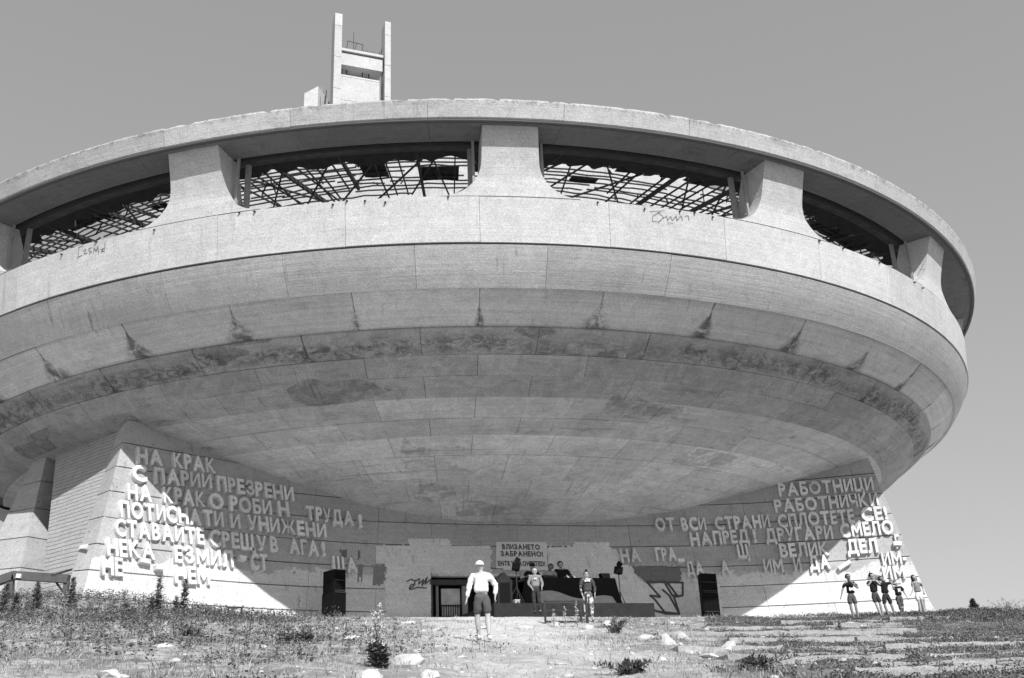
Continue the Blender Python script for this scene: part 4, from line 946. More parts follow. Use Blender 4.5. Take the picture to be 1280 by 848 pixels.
def person(label, px, py, H, pose=None, face=-1, top=None, sleeve=.5, bottom=None, leglen=1.0, skin_=None, hair='short', hairmat=None, shoes=None, Y=None, base=None, group=None, build=1.0, glasses=False, cap=None, print_=None, turn=0.0, hem=.0):
    k = H / 1.75 / S; J = {a: Vector(b) for a, b in BASE.items()}
    for a, b in (pose or {}).items(): J[a] = Vector(b)
    if base is None: base = Vector(on_ground(px, py)) if Y is None else Vector(at_y(px, py, Y))
    if not H < 0 and Y is None and py > 1: base = Vector(base) + Vector((0, 0, .035))
    r = empty('person', tuple(base), label=label, cat='person', group=group)
    if turn: r.rotation_euler = (0, 0, turn)
    skin_ = skin_ or M_skin; fy = face      # face=-1: towards the camera
    # --- continuous body with hands and feet
    V = []; E = []; R = []
    def add(p, rad_, par=None):
        V.append(Vector(p)); R.append(rad_); i = len(V) - 1
        if par is not None: E.append((par, i))
        return i
    b = build; tb = .80 if top else 1.0; hb = .74 if bottom else 1.0
    pe = add(J['pelvis'], (.125 * b * hb, .095 * b * hb)); wa = add(J['waist'], (.125 * b * tb, .09 * b * tb), pe); ch = add(J['chest'], (.15 * b * tb, .10 * b * tb), wa)
    up = add(J['chest'].lerp(J['neck'], .72), (.085 * b, .07), ch); ne = add(J['neck'] , .052, up)
    hd = J['head']; ax = (hd - J['neck']).normalized()
    n2 = add(J['neck'].lerp(hd, .45) + Vector((0, fy * .008, 0)), .054, ne); h1 = add(hd - ax * .03 + Vector((0, fy * .02, 0)), (.088, .098), n2); h2 = add(hd + ax * .065, (.096, .110), h1); add(hd + ax * .125, (.066, .078), h2)
    for s_ in 'LR':
        sg = -1 if s_ == 'L' else 1
        sh = add(J['sh' + s_], .056 * b, ch if False else up); e = add(J['el' + s_], .040 * b, sh); m1 = add(J['el' + s_].lerp(J['wr' + s_], .35), .038 * b, e); wv = add(J['wr' + s_], .025, m1)
        d = (J['wr' + s_] - J['el' + s_]).normalized(); side = Vector((0, -1, 0)) if abs(d.y) < .7 else Vector((1, 0, 0)); side = (side - d * side.dot(d)).normalized(); nrm = d.cross(side)
        pa = add(J['wr' + s_] + d * .05, (.020, .034), wv); pb = add(J['wr' + s_] + d * .085, (.016, .036), pa)
        for q, (off, ln) in enumerate([(-.030, .062), (-.010, .074), (.011, .070), (.030, .055)]):
            f1 = add(J['wr' + s_] + d * (.105 + ln * .3) + side * off, .0095, pb); add(J['wr' + s_] + d * (.10 + ln * .9) + side * off * 1.1 - nrm * sg * (.018 + .004 * q), .008, f1)
        t1 = add(J['wr' + s_] + d * .06 + side * -.05, .0105, pa); add(J['wr' + s_] + d * .10 + side * -.062, .009, t1)
        hi = add(J['hi' + s_], (.085 * b * hb, .09 * b * hb), pe); th = add(J['hi' + s_].lerp(J['kn' + s_], .5), .072 * b * (hb + 1) / 2, hi); kn = add(J['kn' + s_], .056 * b, th)
        ca = add(J['kn' + s_].lerp(J['an' + s_], .35) + Vector((0, -fy * .012, 0)), .060 * b, kn); an = add(J['an' + s_], .038, ca); he = add(J['an' + s_] + Vector((0, -fy * .02, -.045)), .035, an); add(J['an' + s_] + Vector((sg * .02, fy * .15, -.062)), (.035, .02), he)
    me = skin([v * k for v in V], E, [(a * k if not isinstance(a, tuple) else (a[0] * k, a[1] * k)) for a in R])
    bm = bmesh.new(); bm.from_mesh(me)
    def addto(vs_, fs_):
        vv = [bm.verts.new(Vector(v) * k) for v in vs_]
        for f in fs_:
            try: bm.faces.new([vv[i] for i in f])
            except ValueError: pass
    hc = hd + ax * .03
    addto(*ellipsoid(hc + Vector((0, fy * .105, -.01)), (.014, .022, .024), 6, 4))
    for sg in (-1, 1): addto(*ellipsoid(hc + Vector((sg * .083, 0, .0)), (.012, .022, .032), 6, 4))
    addto(*ellipsoid(hc + Vector((0, fy * .088, -.055)), (.026, .012, .008), 6, 4))
    bm.to_mesh(me); bm.free(); me.polygons.foreach_set('use_smooth', [True] * len(me.polygons)); me.materials.clear()
    link('body', me, skin_, r)
    ev = MB()
    for sg in (-1, 1): ev.add(*[ [v * k for v in q] if i == 0 else q for i, q in enumerate(ellipsoid(hc + Vector((sg * .034, fy * .092, .015)), (.030, .01, .017) if glasses else (.012, .008, .008), 6, 4))])
    ev.obj('sunglasses' if glasses else 'eyes', F_black, r)
    # --- clothes follow the same joints
    if top:
        V = []; E = []; R = []; g = .018
        pb_ = J['pelvis'] + Vector((0, 0, .06 - hem))
        a0 = add(pb_, (.165 * b, .125 * b)); a1 = add(J['waist'], (.165 * b, .12 * b), a0); a2 = add(J['chest'], (.19 * b, .13 * b), a1); a3 = add(J['chest'].lerp(J['neck'], .74), (.135 * b, .10), a2); add(J['neck'] - Vector((0, 0, .005)), .070, a3)
        for s_ in 'LR':
            s1 = add(J['sh' + s_] + Vector((0, 0, -.015)), .080 * b, a3)
            if sleeve >= 1: e = add(J['el' + s_], .052 * b, s1); add(J['el' + s_].lerp(J['wr' + s_], .93), .040, e)
            elif sleeve > 0: add(J['sh' + s_].lerp(J['el' + s_], sleeve * 1.3), .062 * b, s1)
        link('shirt', folds(skin([v * k for v in V], E, [(a * k if not isinstance(a, tuple) else (a[0] * k, a[1] * k)) for a in R], name='shirt', sub=2), .022), top, r)
    if bottom:
        V = []; E = []; R = []
        a0 = add(J['pelvis'] + Vector((0, 0, .11)), (.138 * b, .105 * b)); 
        a1 = add(J['pelvis'] - Vector((0, 0, .03)), (.158 * b, .125 * b), a0)
        for s_ in 'LR':
            h_ = add(J['hi' + s_] - Vector((0, 0, .05)), .098 * b, a1)
            if leglen > .5: t_ = add(J['hi' + s_].lerp(J['kn' + s_], .5), .09 * b, h_); kn = add(J['kn' + s_], .074, t_); add(J['kn' + s_].lerp(J['an' + s_], (leglen - .5) * 1.9), .058, kn)
            else: add(J['hi' + s_].lerp(J['kn' + s_], leglen * 1.9), .088 * b, h_)
        link('trousers' if leglen > .5 else 'shorts', folds(skin([v * k for v in V], E, [(a * k if not isinstance(a, tuple) else (a[0] * k, a[1] * k)) for a in R], name='trousers', sub=2), .018), bottom, r)
    if shoes:
        for s_ in 'LR':
            c = J['an' + s_] + Vector(((-.01 if s_ == 'L' else .01), fy * .055, -.045)); vs_, fs_ = ellipsoid(c, (.056, .155, .060), 12, 8, zmin=-.75); MB().add([v * k for v in vs_], fs_).obj('shoe', shoes, r, smooth=True)
    hm = hairmat or F_hair
    if cap:
        vs_, fs_ = ellipsoid(hd + ax * .055 + Vector((0, -fy * .006, 0)), (.106, .128, .108), 16, 8, zmin=-.05); MB().add([v * k for v in vs_], fs_).obj('cap', cap, r, smooth=True)
        vs_, fs_ = ellipsoid(hd + ax * .055 + Vector((.0, fy * .13, -.005)), (.07, .075, .01), 12, 4); MB().add([v * k for v in vs_], fs_).obj('cap_peak', cap, r, smooth=True)
    elif hair:
        vs_, fs_ = ellipsoid(hd + ax * .055 + Vector((0, -fy * .034, 0)), (.102, .108, .108), 14, 10, zmin=-.85); mb = MB().add([v * k for v in vs_], fs_)
        if hair == 'bun': v2, f2 = ellipsoid(hd + ax * .185, (.045, .045, .045), 10, 6); mb.add([v * k for v in v2], f2)
        if hair == 'long': 
            for (dx, dy, dz, rr) in [(-.07, -fy * .03, -.02, .07), (.07, -fy * .03, -.04, .07), (-.08, -fy * .02, -.14, .065), (.09, -fy * .02, -.14, .06), (-.07, 0, -.25, .05), (.13, -fy * .02, -.20, .04), (0, -fy * .09, -.12, .09)]: v2, f2 = ellipsoid(hd + Vector((dx, dy, dz)), (rr, rr * .7, rr * 1.3), 10, 6); mb.add([v * k for v in v2], f2)
        mb.obj('hair', hm, r, smooth=True)
    if print_:
        w_, h_, zc, mt = print_; y_ = J['chest'].y + fy * (.150 * b); mb = MB()
        cx = J['chest'].x
        for i in range(3): mb.box(Vector((cx + (i - 1) * w_ / 3, y_, zc)) * k, (w_ / 3.6 * k, .012 * k, h_ * k * (.7 + .3 * (i != 1))))
        mb.obj('shirt_print', mt, r)
    return r
def npose(**k): return k
person('man in white cap and long-sleeved white top walking towards the monument, seen from behind', 604, 802, 1.77, npose(
    elL=(-.28, .03, 1.14), wrL=(-.33, -.04, .90), elR=(.33, .04, 1.15), wrR=(.30, -.08, .92), shL=(-.20, 0, 1.40), shR=(.20, 0, 1.40), head=(-.02, 0.0, 1.56),
    hiL=(-.10, 0, .90), knL=(-.11, .10, .49), anL=(-.09, .15, .11), hiR=(.10, 0, .90), knR=(.12, .02, .48), anR=(.13, -.20, .065)), face=1, top=F_white, sleeve=1, bottom=F_short, leglen=.46, shoes=F_white, cap=F_white, build=1.14)
person('man in grey sweatshirt and sunglasses with dark trousers standing by the stage', 671, 769, 1.72, npose(
    elL=(-.27, -.02, 1.14), wrL=(-.17, -.14, .98), elR=(.27, -.02, 1.14), wrR=(.24, -.12, .98), anL=(-.06, -.05, .09), knL=(-.08, -.05, .49), anR=(.14, .02, .09)), top=F_hood, sleeve=1, bottom=F_dark, leglen=1, shoes=F_dark, hair='short', hairmat=M_skin, glasses=True, build=1.08, print_=(.10, .06, 1.30, F_white))
person('person with hair bun, dark printed hoodie and camouflage trousers before the table', 737, 778, 1.74, npose(
    elL=(-.25, -.02, 1.12), wrL=(-.20, -.10, .88), elR=(.26, -.02, 1.12), wrR=(.24, -.10, .90), hiL=(-.08, 0, .9), anL=(-.09, 0, .09)), top=F_char, sleeve=1, bottom=F_camo, leglen=1, shoes=F_lt, hair='bun', build=1.05, print_=(.2, .07, 1.36, F_white), glasses=True)
def djat(px, pytop, yy, **k):
    x, _ = yb(px, 722, yy); _, z_ = yb(px, pytop, yy); H = (z_ - 4.12) * S / 1.0; return dict(px=px, py=0, H=H, base=sp(x, yy, 4.12))
person('performer in black top leaning over the left end of the draped table', pose=npose(head=(.02, -.08, 1.555), elL=(-.30, -.1, 1.2), wrL=(-.25, -.3, 1.05), elR=(.27, -.12, 1.2), wrR=(.1, -.32, 1.08)), top=F_black, sleeve=.6, bottom=F_dark, glasses=True, cap=F_black, **djat(665, 703, 3.4))
person('performer in pale T-shirt looking aside behind the draped table', pose=npose(head=(.04, -.05, 1.555), elL=(-.24, -.1, 1.16), wrL=(-.15, -.3, 1.08), elR=(.24, -.12, 1.16), wrR=(.15, -.32, 1.08)), top=F_lt, sleeve=.55, bottom=F_dark, skin_=M_skin_dark, **djat(687, 703.5, 3.35))
person('performer in black jacket at the middle of the draped table', pose=npose(head=(-.02, -.05, 1.555), elL=(-.24, -.1, 1.14), wrL=(-.2, -.3, 1.05), elR=(.3, -.1, 1.16), wrR=(.3, -.3, 1.05)), top=F_black, sleeve=1, bottom=F_black, build=1.12, **djat(702, 700, 3.3))
person('bearded man in dark printed T-shirt and grey shorts lifting a hand to his mouth', 1069, 776, 1.74, npose(
    elL=(-.30, 0, 1.16), wrL=(-.40, -.03, .93), elR=(.28, -.10, 1.18), wrR=(.06, -.20, 1.36), head=(-.02, -.03, 1.6), hiL=(-.10, 0, .9), anL=(-.03, 0, .09), knL=(-.08, 0, .5), anR=(.15, 0, .09)), top=F_black, sleeve=.6, bottom=F_short, leglen=.40, shoes=F_dark, skin_=M_skin_dark, glasses=True, print_=(.2, .12, 1.16, F_white), Y=-24.0)
person('person in black T-shirt raising both hands to hold a camera, at the sunlit wall', 1098.5, 773, 1.72, npose(
    elL=(-.26, -.12, 1.24), wrL=(-.08, -.2, 1.46), elR=(.2, -.2, 1.26), wrR=(.02, -.22, 1.44), head=(-.02, -.05, 1.6), anL=(.12, 0, .09), knL=(.0, 0, .5), hiL=(-.08, 0, .9), anR=(.24, .1, .09), knR=(.17, .03, .5)), top=F_black, sleeve=.6, bottom=F_char, leglen=.42, shoes=F_lt, Y=-23.4)
person('person in black top stretching an arm sideways over a friend\'s shoulders', 1112, 773, 1.66, npose(
    shL=(-.18, -.02, 1.38), elL=(-.30, -.1, 1.36), wrL=(-.50, -.12, 1.34), elR=(.32, -.05, 1.38), wrR=(.52, -.1, 1.36), head=(-.06, 0, 1.56), anL=(.0, 0, .09), anR=(.26, 0, .09), knR=(.18, 0, .49)), top=F_black, sleeve=.7, bottom=F_dark, leglen=.44, shoes=F_lt, skin_=M_skin_dark, Y=-23.0)
person('child in black shirt with white number and dark knee trousers, arm swung aside', 1128, 771, 1.42, npose(
    elL=(-.22, -.1, 1.30), wrL=(-.30, -.16, 1.50), elR=(.30, 0, 1.16), wrR=(.38, -.05, .92), head=(-.06, 0, 1.555), anL=(.0, 0, .09), knL=(-.04, 0, .5), anR=(.08, .02, .09), knR=(.08, 0, .5)), top=F_black, sleeve=.6, bottom=F_short, leglen=.9, shoes=F_dark, build=1.15, print_=(.14, .18, 1.24, F_white), Y=-22.6)
person('long-haired woman in crop top and white shorts turning away at the wall corner', 1153, 771, 1.66, npose(
    elL=(-.20, -.08, 1.14), wrL=(-.32, -.1, .98), elR=(.26, .02, 1.16), wrR=(.2, -.12, 1.0), head=(-.06, -.02, 1.58), anL=(-.04, -.02, .09), anR=(.16, .04, .09), knL=(-.02, 0, .5)), top=F_hood, sleeve=.5, bottom=F_white, leglen=.34, shoes=F_dark, hair='long', build=.92, Y=-22.4)
# pale wedge of concrete at the end of the wall
bp_ = Vector(at_y(1158, 771, -20.6)); r = empty('concrete_wedge', tuple(bp_), label='pale wedge-shaped concrete block at the right end of the wall', cat='block')
pr = [(0, 0), (.50, -.02), (.44, .18), (.20, .72), (.04, .74)]; m = len(pr); d_ = .6
vs = [bp_ + Vector((x, 0, z - .05)) for x, z in pr] + [bp_ + Vector((x, d_, z - .05)) for x, z in pr]
o = tob(MB().add(vs, [tuple(range(m))[::1], tuple(range(m, 2 * m))[::-1]] + [(i, i + m, (i + 1) % m + m, (i + 1) % m) for i in range(m)]), 'block_body', M_plaster, r); bevel(o, .02)

# ------------------------------------------------------------------ stairs, rocks, vegetation
steps = empty('broken_staircase', tuple(O * 0), label='long broken stone steps crossing the grassy slope at lower right', cat='stairs')
def uv2(u, v): return E0[0] + ED[0] * u + EN[0] * v, E0[1] + ED[1] * u + EN[1] * v
slabs = []
for q in range(6):
    R = random.Random(90 + q); L = R.uniform(2.2, 4.6); vs = []; fs = []; n = 12
    for i in range(n + 1):
        x = -L / 2 + L * i / n; e0, e1, e2 = [R.uniform(-.04, .04) for _ in range(3)]
        vs += [(x, -.17 + e0, -.25), (x, -.17 + e0, .06 + e1 * .4), (x, .17 + e2, .06 + e1 * .3), (x, .17 + e2, -.25)]
    for i in range(n):
        for j in range(4): fs.append((4 * i + j, 4 * i + 4 + j, 4 * i + 4 + (j + 1) % 4, 4 * i + (j + 1) % 4))
    fs += [(0, 1, 2, 3), (4 * n + 3, 4 * n + 2, 4 * n + 1, 4 * n)]; slabs.append((mesh('stone_step', vs, fs, M_step), L))
ang = math.atan2(ED[1], ED[0])
def topx(P):
    d = np.array(P) - O; return 640 + FPX * (d @ Rv) / (d @ Fv), 424 - FPX * (d @ Uv) / (d @ Fv)
ROWV = []
for yy_ in (777, 781, 785, 789.5, 794, 799, 804, 809, 814.5, 820, 826, 832, 838.5, 845, 852):
    P = on_ground(1090, yy_); ROWV.append(float((P[0] - E0[0]) * EN[0] + (P[1] - E0[1]) * EN[1]))
for j, v in enumerate(ROWV):
    u = -9 + random.uniform(0, 2)
    while u < 26:
        me, L = random.choice(slabs); x, y = uv2(u + L / 2, v); z = gz(x, y); qx, qy = topx((x, y, z))
        lim = 850 + 2.4 * max(0, qy - 785) + 40 * math.sin(j * 2.3)
        if random.random() < .86 and lim < qx < 1420 and not (qx > 1150 and qy < 792 + .1 * (qx - 1150)):
            link('stone_step', me, None, steps, loc=(x, y, z + random.uniform(-.045, -.02)), rot=(-.10 + random.uniform(-.03, .03), random.uniform(-.006, .006), ang + random.uniform(-.006, .006)))
        u += L + random.uniform(.0, .08) + (random.random() < .15) * 1.0
def rock_mesh(name, seed, sx, sy, sz, sub=3):
    bm = bmesh.new(); bmesh.ops.create_icosphere(bm, subdivisions=sub, radius=1); rr = random.Random(seed); o = Vector((rr.random() * 50, rr.random() * 50, 0))
    cuts_ = [Vector((rr.uniform(-1, 1), rr.uniform(-1, 1), rr.uniform(-.3, 1))).normalized() for _ in range(11)]
    for v in bm.verts:
        p = v.co.copy()
        for c in cuts_:
            d = p.dot(c)
            if d > .58: p -= c * (d - .58)
        p *= 1 + .30 * mnoise.noise(p * 1.3 + o) + .14 * mnoise.noise(p * 4 + o); v.co = Vector((p.x * sx, p.y * sy, p.z * sz))
    me = bpy.data.meshes.new(name); bm.to_mesh(me); bm.free(); me.materials.append(M_stone); return me
RK = [(514, 831, 40, 24, 'large white boulder just right of the flowering foreground plant'), (534, 847, 26, 13, 'flat pale stone low beside the foreground boulder'), (458, 847, 38, 15, 'broad pale stone left of the foreground plant foot'), (524, 816, 14, 7, 'small bright stone above the foreground boulder'),
      (138, 848, 30, 13, 'rounded white stone at the lower left edge of the grass'), (206, 808, 26, 6, 'flat pale stone below the tall weeds at left'), (200, 803, 14, 4, 'narrow pale stone touching the flat stone at left'), (758, 784, 22, 9, 'tilted pale rock beside the leafy clump near the steps'),
      (735, 786, 18, 7, 'low white rock just right of the rusty frame'), (692, 782, 16, 5, 'low white rock under the rusty frame'), (810, 800, 20, 10, 'pale rock at the left of the row by the steps'), (834, 806, 24, 16, 'slanted slab in the middle of the row of rocks by the steps'), (852, 800, 18, 14, 'pale block rising behind the slanted slab by the steps'), (862, 815, 14, 9, 'wedge-shaped rock at the foot of the slanted slab'),
      (911, 812, 26, 12, 'isolated white rock below the lowest left steps'), (888, 822, 22, 8, 'dark-streaked flat rock left of the isolated white rock'), (1070, 783, 30, 8, 'flat pale slab under the feet of the bearded man'), (600, 786, 20, 4, 'pale flat stone on the path behind the walking man'), (512, 779, 18, 5, 'flat pale stone in grass below the doorway left edge'), (548, 788, 24, 5, 'wide flat pale stone left of the walking man'),
      (655, 787, 30, 6, 'long flat pale stone right of the walking man'), (440, 800, 22, 7, 'pale stone left of the flowering plant stalk'), (577, 822, 12, 4, 'small pale stone on the path below the walking man'), (700, 832, 16, 4, 'small flat stone at the lower centre path')]
for i, (px, py, wd, ht, lb) in enumerate(RK):
    P = on_ground(px, py); dist = np.linalg.norm(P - O); u_ = dist / FPX; me = rock_mesh('rock', i, wd * .62 * u_, wd * .42 * u_, ht * .72 * u_, 3)
    link('rock', me, None, None, loc=(P[0], P[1], P[2] + ht * .12 * u_), rot=(random.uniform(-.2, .2), random.uniform(-.2, .2), random.uniform(-.5, .5)), label=lb, cat='rock', group='pale rocks on the slope')
def in_view(x, y, z, m=40):
    P = np.stack([x, y, z], -1) - O; zz = P @ Fv; px = 640 + FPX * (P @ Rv) / zz; py = 424 - FPX * (P @ Uv) / zz
    return (zz > 1) & (px > -m) & (px < 1280 + m) & (py > 300) & (py < 848 + m), px, py
def scatter(n, vmin, vmax, umin, umax, power=1.0):
    """denser where the picture magnifies the ground"""
    v = vmin + (vmax - vmin) * rng.random(n) ** power; u = umin + (umax - umin) * rng.random(n); x, y = uv2(u, v); z = ground(x, y); ok, px, py = in_view(x, y, z); return x[ok], y[ok], z[ok], u[ok], v[ok], px[ok], py[ok]
def fbm(x, y, s, seed):
    r = np.random.default_rng(seed); out = np.zeros_like(x)
    for o in range(4):
        a, b, c, d = r.uniform(0, 6.28, 4); f = s * 2 ** o
        out += (np.sin(f * (x * math.cos(a) + y * math.sin(a)) + b + 1.7 * np.sin(f * .7 * (x * math.cos(c) + y * math.sin(c)) + d))) / 1.6 ** o
    return out / 2.2
def blades(x, y, z, h, wdt, lean=.5):
    n = len(x); a = rng.uniform(0, 2 * np.pi, n); la = rng.uniform(0, 2 * np.pi, n); ll = h * lean * rng.random(n)
    dx, dy = np.cos(a) * wdt / 2, np.sin(a) * wdt / 2; tx, ty = x + np.cos(la) * ll, y + np.sin(la) * ll
    v = np.stack([np.stack([x - dx, y - dy, z - .02], 1), np.stack([x + dx, y + dy, z - .02], 1), np.stack([x + dx * .6 + (tx - x) * .45, y + dy * .6 + (ty - y) * .45, z + h * .6], 1), np.stack([tx, ty, z + h], 1)], 1).reshape(-1, 3)
    i = np.arange(n)[:, None] * 4; f = np.concatenate([i + [0, 1, 2], i + [0, 2, 3]], 0); return v, f
def leafquads(c, ln, wdt, up=.3):
    n = len(c); a = rng.uniform(0, 2 * np.pi, n); e = rng.uniform(-.4, 1.1, n) * up * 2; d = np.stack([np.cos(a) * np.cos(e), np.sin(a) * np.cos(e), np.sin(e)], 1)
    s_ = np.cross(d, rng.normal(0, 1, (n, 3)) * [.4, .4, 1]); s_ /= np.linalg.norm(s_, axis=1)[:, None] + 1e-9
    L = ln[:, None]; W = wdt[:, None]; v = np.stack([c, c + d * L * .45 + s_ * W * .5, c + d * L, c + d * L * .45 - s_ * W * .5], 1).reshape(-1, 3)
    i = np.arange(n)[:, None] * 4; return v, i + [0, 1, 2, 3]
def leaf_mat(name, lo, hi, trans=.25):
    s = NG(name); g = s.n('ShaderNodeNewGeometry'); val = s.sstep(g.outputs['Random Per Island'], 0, 1, lo, hi)
    return s.finish(s.math('MULTIPLY', val, 1.0), .75)
M_dry = leaf_mat('dry_grass_blades', .10, .42); M_weed = leaf_mat('weed_leaves', .05, .22); M_wlt = leaf_mat('pale_weed_heads', .30, .70); M_stem = simple('weed_stem', .14); M_dleaf = leaf_mat('dark_leaves', .03, .14)
# short dry grass
x, y, z, u, v, px, py = scatter(620000, 1.0, 27, -17, 27, .9)
den = .5 + .5 * fbm(x, y, .9, 3) + .25 * fbm(x, y, 3.5, 4); path = np.exp(-((x - 1.3 + .8 * np.sin(y * .5)) / 1.9) ** 2)
stair = ((px > 870 + 2.4 * np.maximum(0, py - 785)) & (v > 1.2)); onstep = stair & (np.min(np.abs(v[:, None] - np.array(ROWV)[None]), axis=1) < .30)
keep = (rng.random(len(x)) < np.clip(den * (1 - .85 * path), .03, 1) * .5) & ~(onstep & (rng.random(len(x)) < .93))
x, y, z, v, u = x[keep], y[keep], z[keep], v[keep], u[keep]
h = rng.uniform(.015, .06, len(x)) * (1 + .7 * (fbm(x, y, 1.4, 9) > .3)); vv_, ff = blades(x, y, z, h, rng.uniform(.006, .014, len(x)), 1.0)
link('dry_grass', np_mesh('dry_grass', vv_, ff, M_dry), kind='stuff')
x, y, z, u, v, px, py = scatter(160000, 1.0, 27, -17, 27, .9)
keep = (fbm(x, y, 1.7, 71) + .5 * fbm(x, y, 5.0, 72) > .55) & (rng.random(len(x)) < .45) & (np.abs(x - 1.3) > 1.2)
x, y, z = x[keep], y[keep], z[keep]; vv_, ff = blades(x, y, z, rng.uniform(.05, .15, len(x)), rng.uniform(.006, .011, len(x)), .7)
link('dry_grass', np_mesh('dry_grass', vv_, ff, leaf_mat('straw_blades', .10, .60)), kind='stuff')
# taller weeds massed at the left, on the right hump and in clumps
def weeds(name, x, y, z, hmin, hmax, nl, mat, lmin=.05, lmax=.11):
    n = len(x); h = rng.uniform(hmin, hmax, n); sv, sf = blades(x, y, z, h * 1.05, np.full(n, .012), .25)
    rep = np.repeat(np.arange(n), nl); f = rng.random(len(rep)) ** .8; c = np.stack([x[rep] + rng.normal(0, .035, len(rep)), y[rep] + rng.normal(0, .035, len(rep)), z[rep] + h[rep] * f], 1)
    lv, lf = leafquads(c, rng.uniform(lmin, lmax, len(rep)), rng.uniform(.018, .045, len(rep)))
    me = bpy.data.meshes.new(name); V_ = np.concatenate([sv, lv]); nt_ = len(sf)
    me.vertices.add(len(V_)); me.vertices.foreach_set('co', V_.astype(np.float32).ravel())
    li = np.concatenate([sf.ravel(), (lf + len(sv)).ravel()]).astype(np.int32); st_ = np.concatenate([np.arange(nt_) * 3, nt_ * 3 + np.arange(len(lf)) * 4]).astype(np.int32); tot = np.concatenate([np.full(nt_, 3), np.full(len(lf), 4)]).astype(np.int32)
    me.loops.add(len(li)); me.loops.foreach_set('vertex_index', li); me.polygons.add(len(st_)); me.polygons.foreach_set('loop_start', st_); me.polygons.foreach_set('loop_total', tot); me.update(calc_edges=True); me.materials.append(mat)
    return link(name, me, kind='stuff')
x, y, z, u, v, px, py = scatter(60000, -1.5, 16, -22, -3, 1.0)
m = (.5 + .5 * fbm(x, y, .8, 21)) * sstep(-u, 5.5, 9.5) * (1 - .85 * sstep(v, 2.5, 6.5)); keep = rng.random(len(x)) < np.clip(m, 0, 1) * .55
weeds('weeds', x[keep], y[keep], z[keep], .06, .34, 9, M_weed, .035, .085)
x, y, z, u, v, px, py = scatter(50000, -1, 9, 9, 32, 1.0)
m = (.55 + .5 * fbm(x, y, 1.0, 22)) * sstep(u - .4 * v, 9.5, 14) * (1 - .9 * sstep(v - .12 * (u - 14), 4.2, 6.5)); keep = rng.random(len(x)) < np.clip(m, 0, 1) * .5
weeds('weeds', x[keep], y[keep], z[keep], .03, .15, 8, M_weed, .03, .07)
x, y, z, u, v, px, py = scatter(110000, 2, 26, -16, 24, .9)
keep = (fbm(x, y, 1.1, 31) + .35 * fbm(x, y, 3.0, 33) > .50) & (rng.random(len(x)) < .30) & (np.abs(x - 1.3) > 2.2)
weeds('weeds', x[keep], y[keep], z[keep], .02, .11, 7, M_weed, .025, .06)
# dark growth in the joints of the steps
x, y, z, u, v, px, py = scatter(150000, 1.6, 22, -9, 26, 1.0); rowd = np.min(np.abs(v[:, None] - np.array(ROWV)[None]), axis=1)
keep = (px > 880 + 2.4 * np.maximum(0, py - 785)) & (rowd > .22) & (fbm(x, y, 1.3, 61) > -.6) & (rng.random(len(x)) < .45)
weeds('weeds', x[keep], y[keep], z[keep], .02, .085, 5, M_weed, .02, .04)
# loose stones
x, y, z, u, v, px, py = scatter(3600, .3, 26, -12, 20, .9); n = len(x); proto = rock_mesh('p', 99, 1, .8, .5, 1); pv = np.array([p.co[:] for p in proto.vertices]); pf_ = np.array([list(p.vertices) for p in proto.polygons])
szs = rng.uniform(.012, .055, n) * (1 + 2.0 * (rng.random(n) > .95)); an = rng.uniform(0, 6.28, n); ca, sa_ = np.cos(an), np.sin(an)
V_ = np.stack([x[:, None] + szs[:, None] * (pv[None, :, 0] * ca[:, None] - pv[None, :, 1] * sa_[:, None]), y[:, None] + szs[:, None] * (pv[None, :, 0] * sa_[:, None] + pv[None, :, 1] * ca[:, None]), z[:, None] + szs[:, None] * pv[None, :, 2]], -1).reshape(-1, 3)
F_ = (np.arange(n)[:, None, None] * len(pv) + pf_[None]).reshape(-1, 3); link('loose_stones', np_mesh('loose_stones', V_, F_, M_stone), kind='stuff')
# individual tall plants
def tall_plant(px, py, hpx, label, width=.2, mat=None, heads=None, nl=140, group='tall single weeds', base=None, name='tall_weed', leaf=.11, low=None, stems=1):
    P = np.array(base) if base is not None else on_ground(px, py); dist = np.linalg.norm(P - O); H = hpx * dist / FPX
    r = empty(name, tuple(P), label=label, cat='plant', group=group); mb = MB(); ends = []
    for s_ in range(stems):
        off = Vector((random.uniform(-1, 1), random.uniform(-1, 1), 0)) * width * .9 * (s_ > 0); q = Vector((0, 0, -.05)); n = 6; hh = H * (1 if s_ == 0 else random.uniform(.7, .95))
        for i in range(n):
            f = (i + 1) / n; q2 = Vector((off.x * f ** 1.3 + random.uniform(-.012, .012), off.y * f ** 1.3, hh * f)); mb.tube(q, q2, .011 * (1.3 - f), 5); q = q2
        ends.append((off, hh))
    mb.obj('stem', M_stem, r)
    c = []; L = []
    for i in range(nl):
        off, hh = random.choice(ends); f = random.random() ** .9; w_ = width * (1.0 - .75 * f) * random.random() ** .7; a = random.random() * 6.28
        c.append((off.x * f ** 1.3 + w_ * .35 * math.cos(a), off.y * f ** 1.3 + w_ * .35 * math.sin(a), hh * (.03 + .93 * f))); L.append(leaf * (1.15 - .6 * f) * random.uniform(.7, 1.3))
    c = np.array(c); L = np.array(L)
    if heads is not None:
        top_ = c[:, 2] > H * heads; v1, f1 = leafquads(c[~top_], L[~top_] * 1.25, L[~top_] * .5, .35); link('leaves', np_mesh('leaves', v1, f1, mat or M_weed), None, r)
        v1, f1 = leafquads(c[top_], L[top_] * .75, L[top_] * .42, .7); link('flower_heads', np_mesh('flower_heads', v1, f1, M_wlt), None, r)
    else:
        v1, f1 = leafquads(c, L, L * .25, .6); link('leaves', np_mesh('leaves', v1, f1, mat or M_weed), None, r)
    return r
tall_plant(475, 852, 98, 'bushy flowering plant with pale heads and dark lower leaves in the foreground', .25, M_dleaf, .46, 2400, None, at_y(475, 858, -44.5), 'flowering_plant', .09, stems=8)
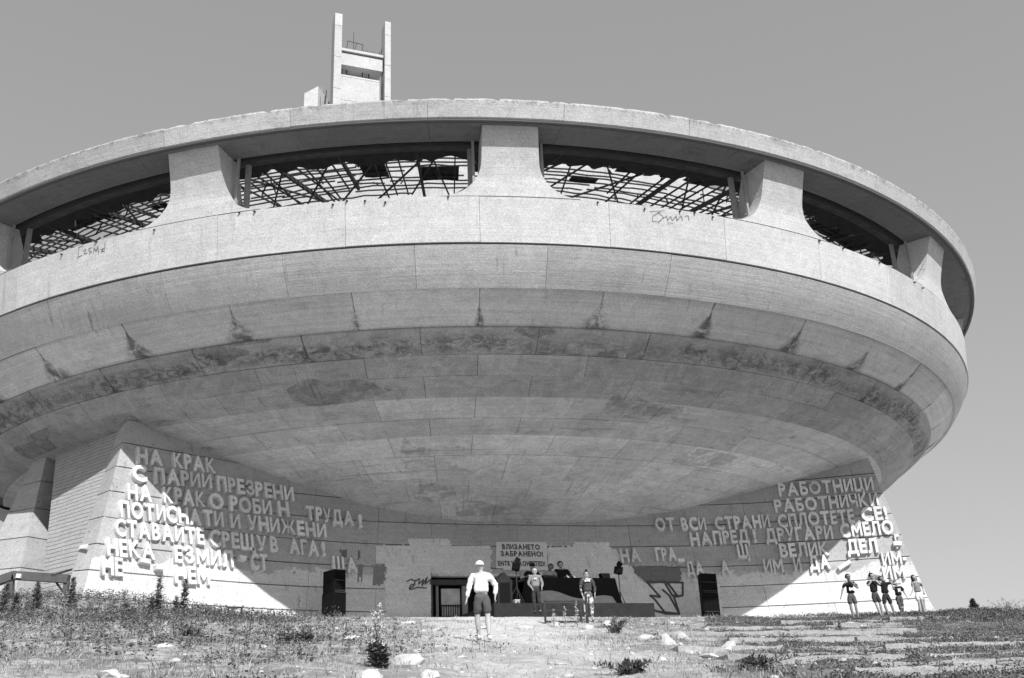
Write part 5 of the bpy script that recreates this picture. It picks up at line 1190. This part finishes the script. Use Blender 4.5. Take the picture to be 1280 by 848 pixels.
for px, py, hp, lb in [(196, 768, 44, 'tall spiky weed before the sunlit wall, left of a matching pair'), (229, 768, 40, 'tall spiky weed before the sunlit wall, right of a matching pair'), (219, 770, 22, 'short spiky weed between the two tall ones at the sunlit wall'), (188, 772, 24, 'short thin weed at the left foot of the pair of tall weeds'),
                       (44, 762, 30, 'feathery weed under the steel pipe frame at left'), (88, 760, 34, 'bushy grey weed below the right end of the pipe frame'), (4, 765, 30, 'feathery weed at the extreme left edge of the picture'), (18, 764, 20, 'low dark weed under the post of the pipe frame'), (373, 770, 26, 'thin pale weed left of the black speaker stack'),
                       (157, 768, 12, 'small upright weed left of the tall pair'), (1050, 790, 12, 'dark upright weed on the steps left of the group'), (693, 784, 22, 'thin dry weed growing through the left of the rusty frame'), (707, 784, 24, 'thin dry weed growing through the middle of the rusty frame'), (722, 784, 32, 'leaning dry weed at the right of the rusty frame')]:
    tall_plant(px, py, hp, lb, (.30 if hp > 25 else .17) if px < 300 else .14, M_weed if px < 600 or px > 1000 else M_wlt, None, (420 if hp > 25 else 200) if px < 300 else 90, leaf=.15 if px < 300 else .09)
for px, py, hp, wd, lb in [(768, 792, 20, .5, 'dark leafy clump beside the tilted rock near the steps'), (360, 806, 18, .7, 'leafy clump in the grass left of centre'), (385, 804, 15, .4, 'smaller leafy clump right of the left-centre clump'), (240, 795, 16, .5, 'dark leafy clump right of the flat stone at left'), (785, 842, 14, .5, 'low dark tuft at the bottom right of centre'), (940, 838, 16, .6, 'low dark tuft among the lower steps')]:
    tall_plant(px, py, hp, lb, wd, M_dleaf, None, 380, 'leafy clumps', stems=7, name='leafy_clump', leaf=.13)
# far right: a small fir and two ragged shrubs beyond the ridge
P = at_y(1219, 768, -14.0); H = 17 * np.linalg.norm(P - O) / FPX; r = empty('fir_tree', tuple(P), label='tiny dark fir on the skyline right of the monument', cat='tree')
MB().tube((0, 0, -.6), (0, 0, H), .04, 6, .01).obj('trunk', M_stem, r); c = []; L = []
for i in range(420):
    f = random.random() ** .8; a = random.random() * 6.28; w_ = .42 * (1 - f) * random.random(); c.append((w_ * math.cos(a), w_ * math.sin(a), H * f)); L.append(.12 + .1 * (1 - f))
v1, f1 = leafquads(np.array(c), np.array(L), np.array(L) * .4, -.2); link('crown', np_mesh('crown', v1, f1, M_dleaf), None, r)
for px, wd, hp, lb in [(1258, .9, 20, 'ragged shrub with thin bare twigs at the right skyline'), (1238, .6, 11, 'low rounded shrub left of the twiggy shrub on the skyline'), (1276, .7, 12, 'low shrub at the right edge of the skyline')]:
    tall_plant(px, 768, hp, lb, wd, M_weed, None, 500, 'skyline shrubs', at_y(px, 770, -15.5), 'shrub', .11, stems=9)

# ------------------------------------------------------------------ to metres
for o in list(scene.objects):
    if o.parent is None and o.type in ('MESH', 'EMPTY'):
        o.location = o.location * S; o.scale = o.scale * S
for me in [m for m in bpy.data.meshes if m.users == 0]: bpy.data.meshes.remove(me)
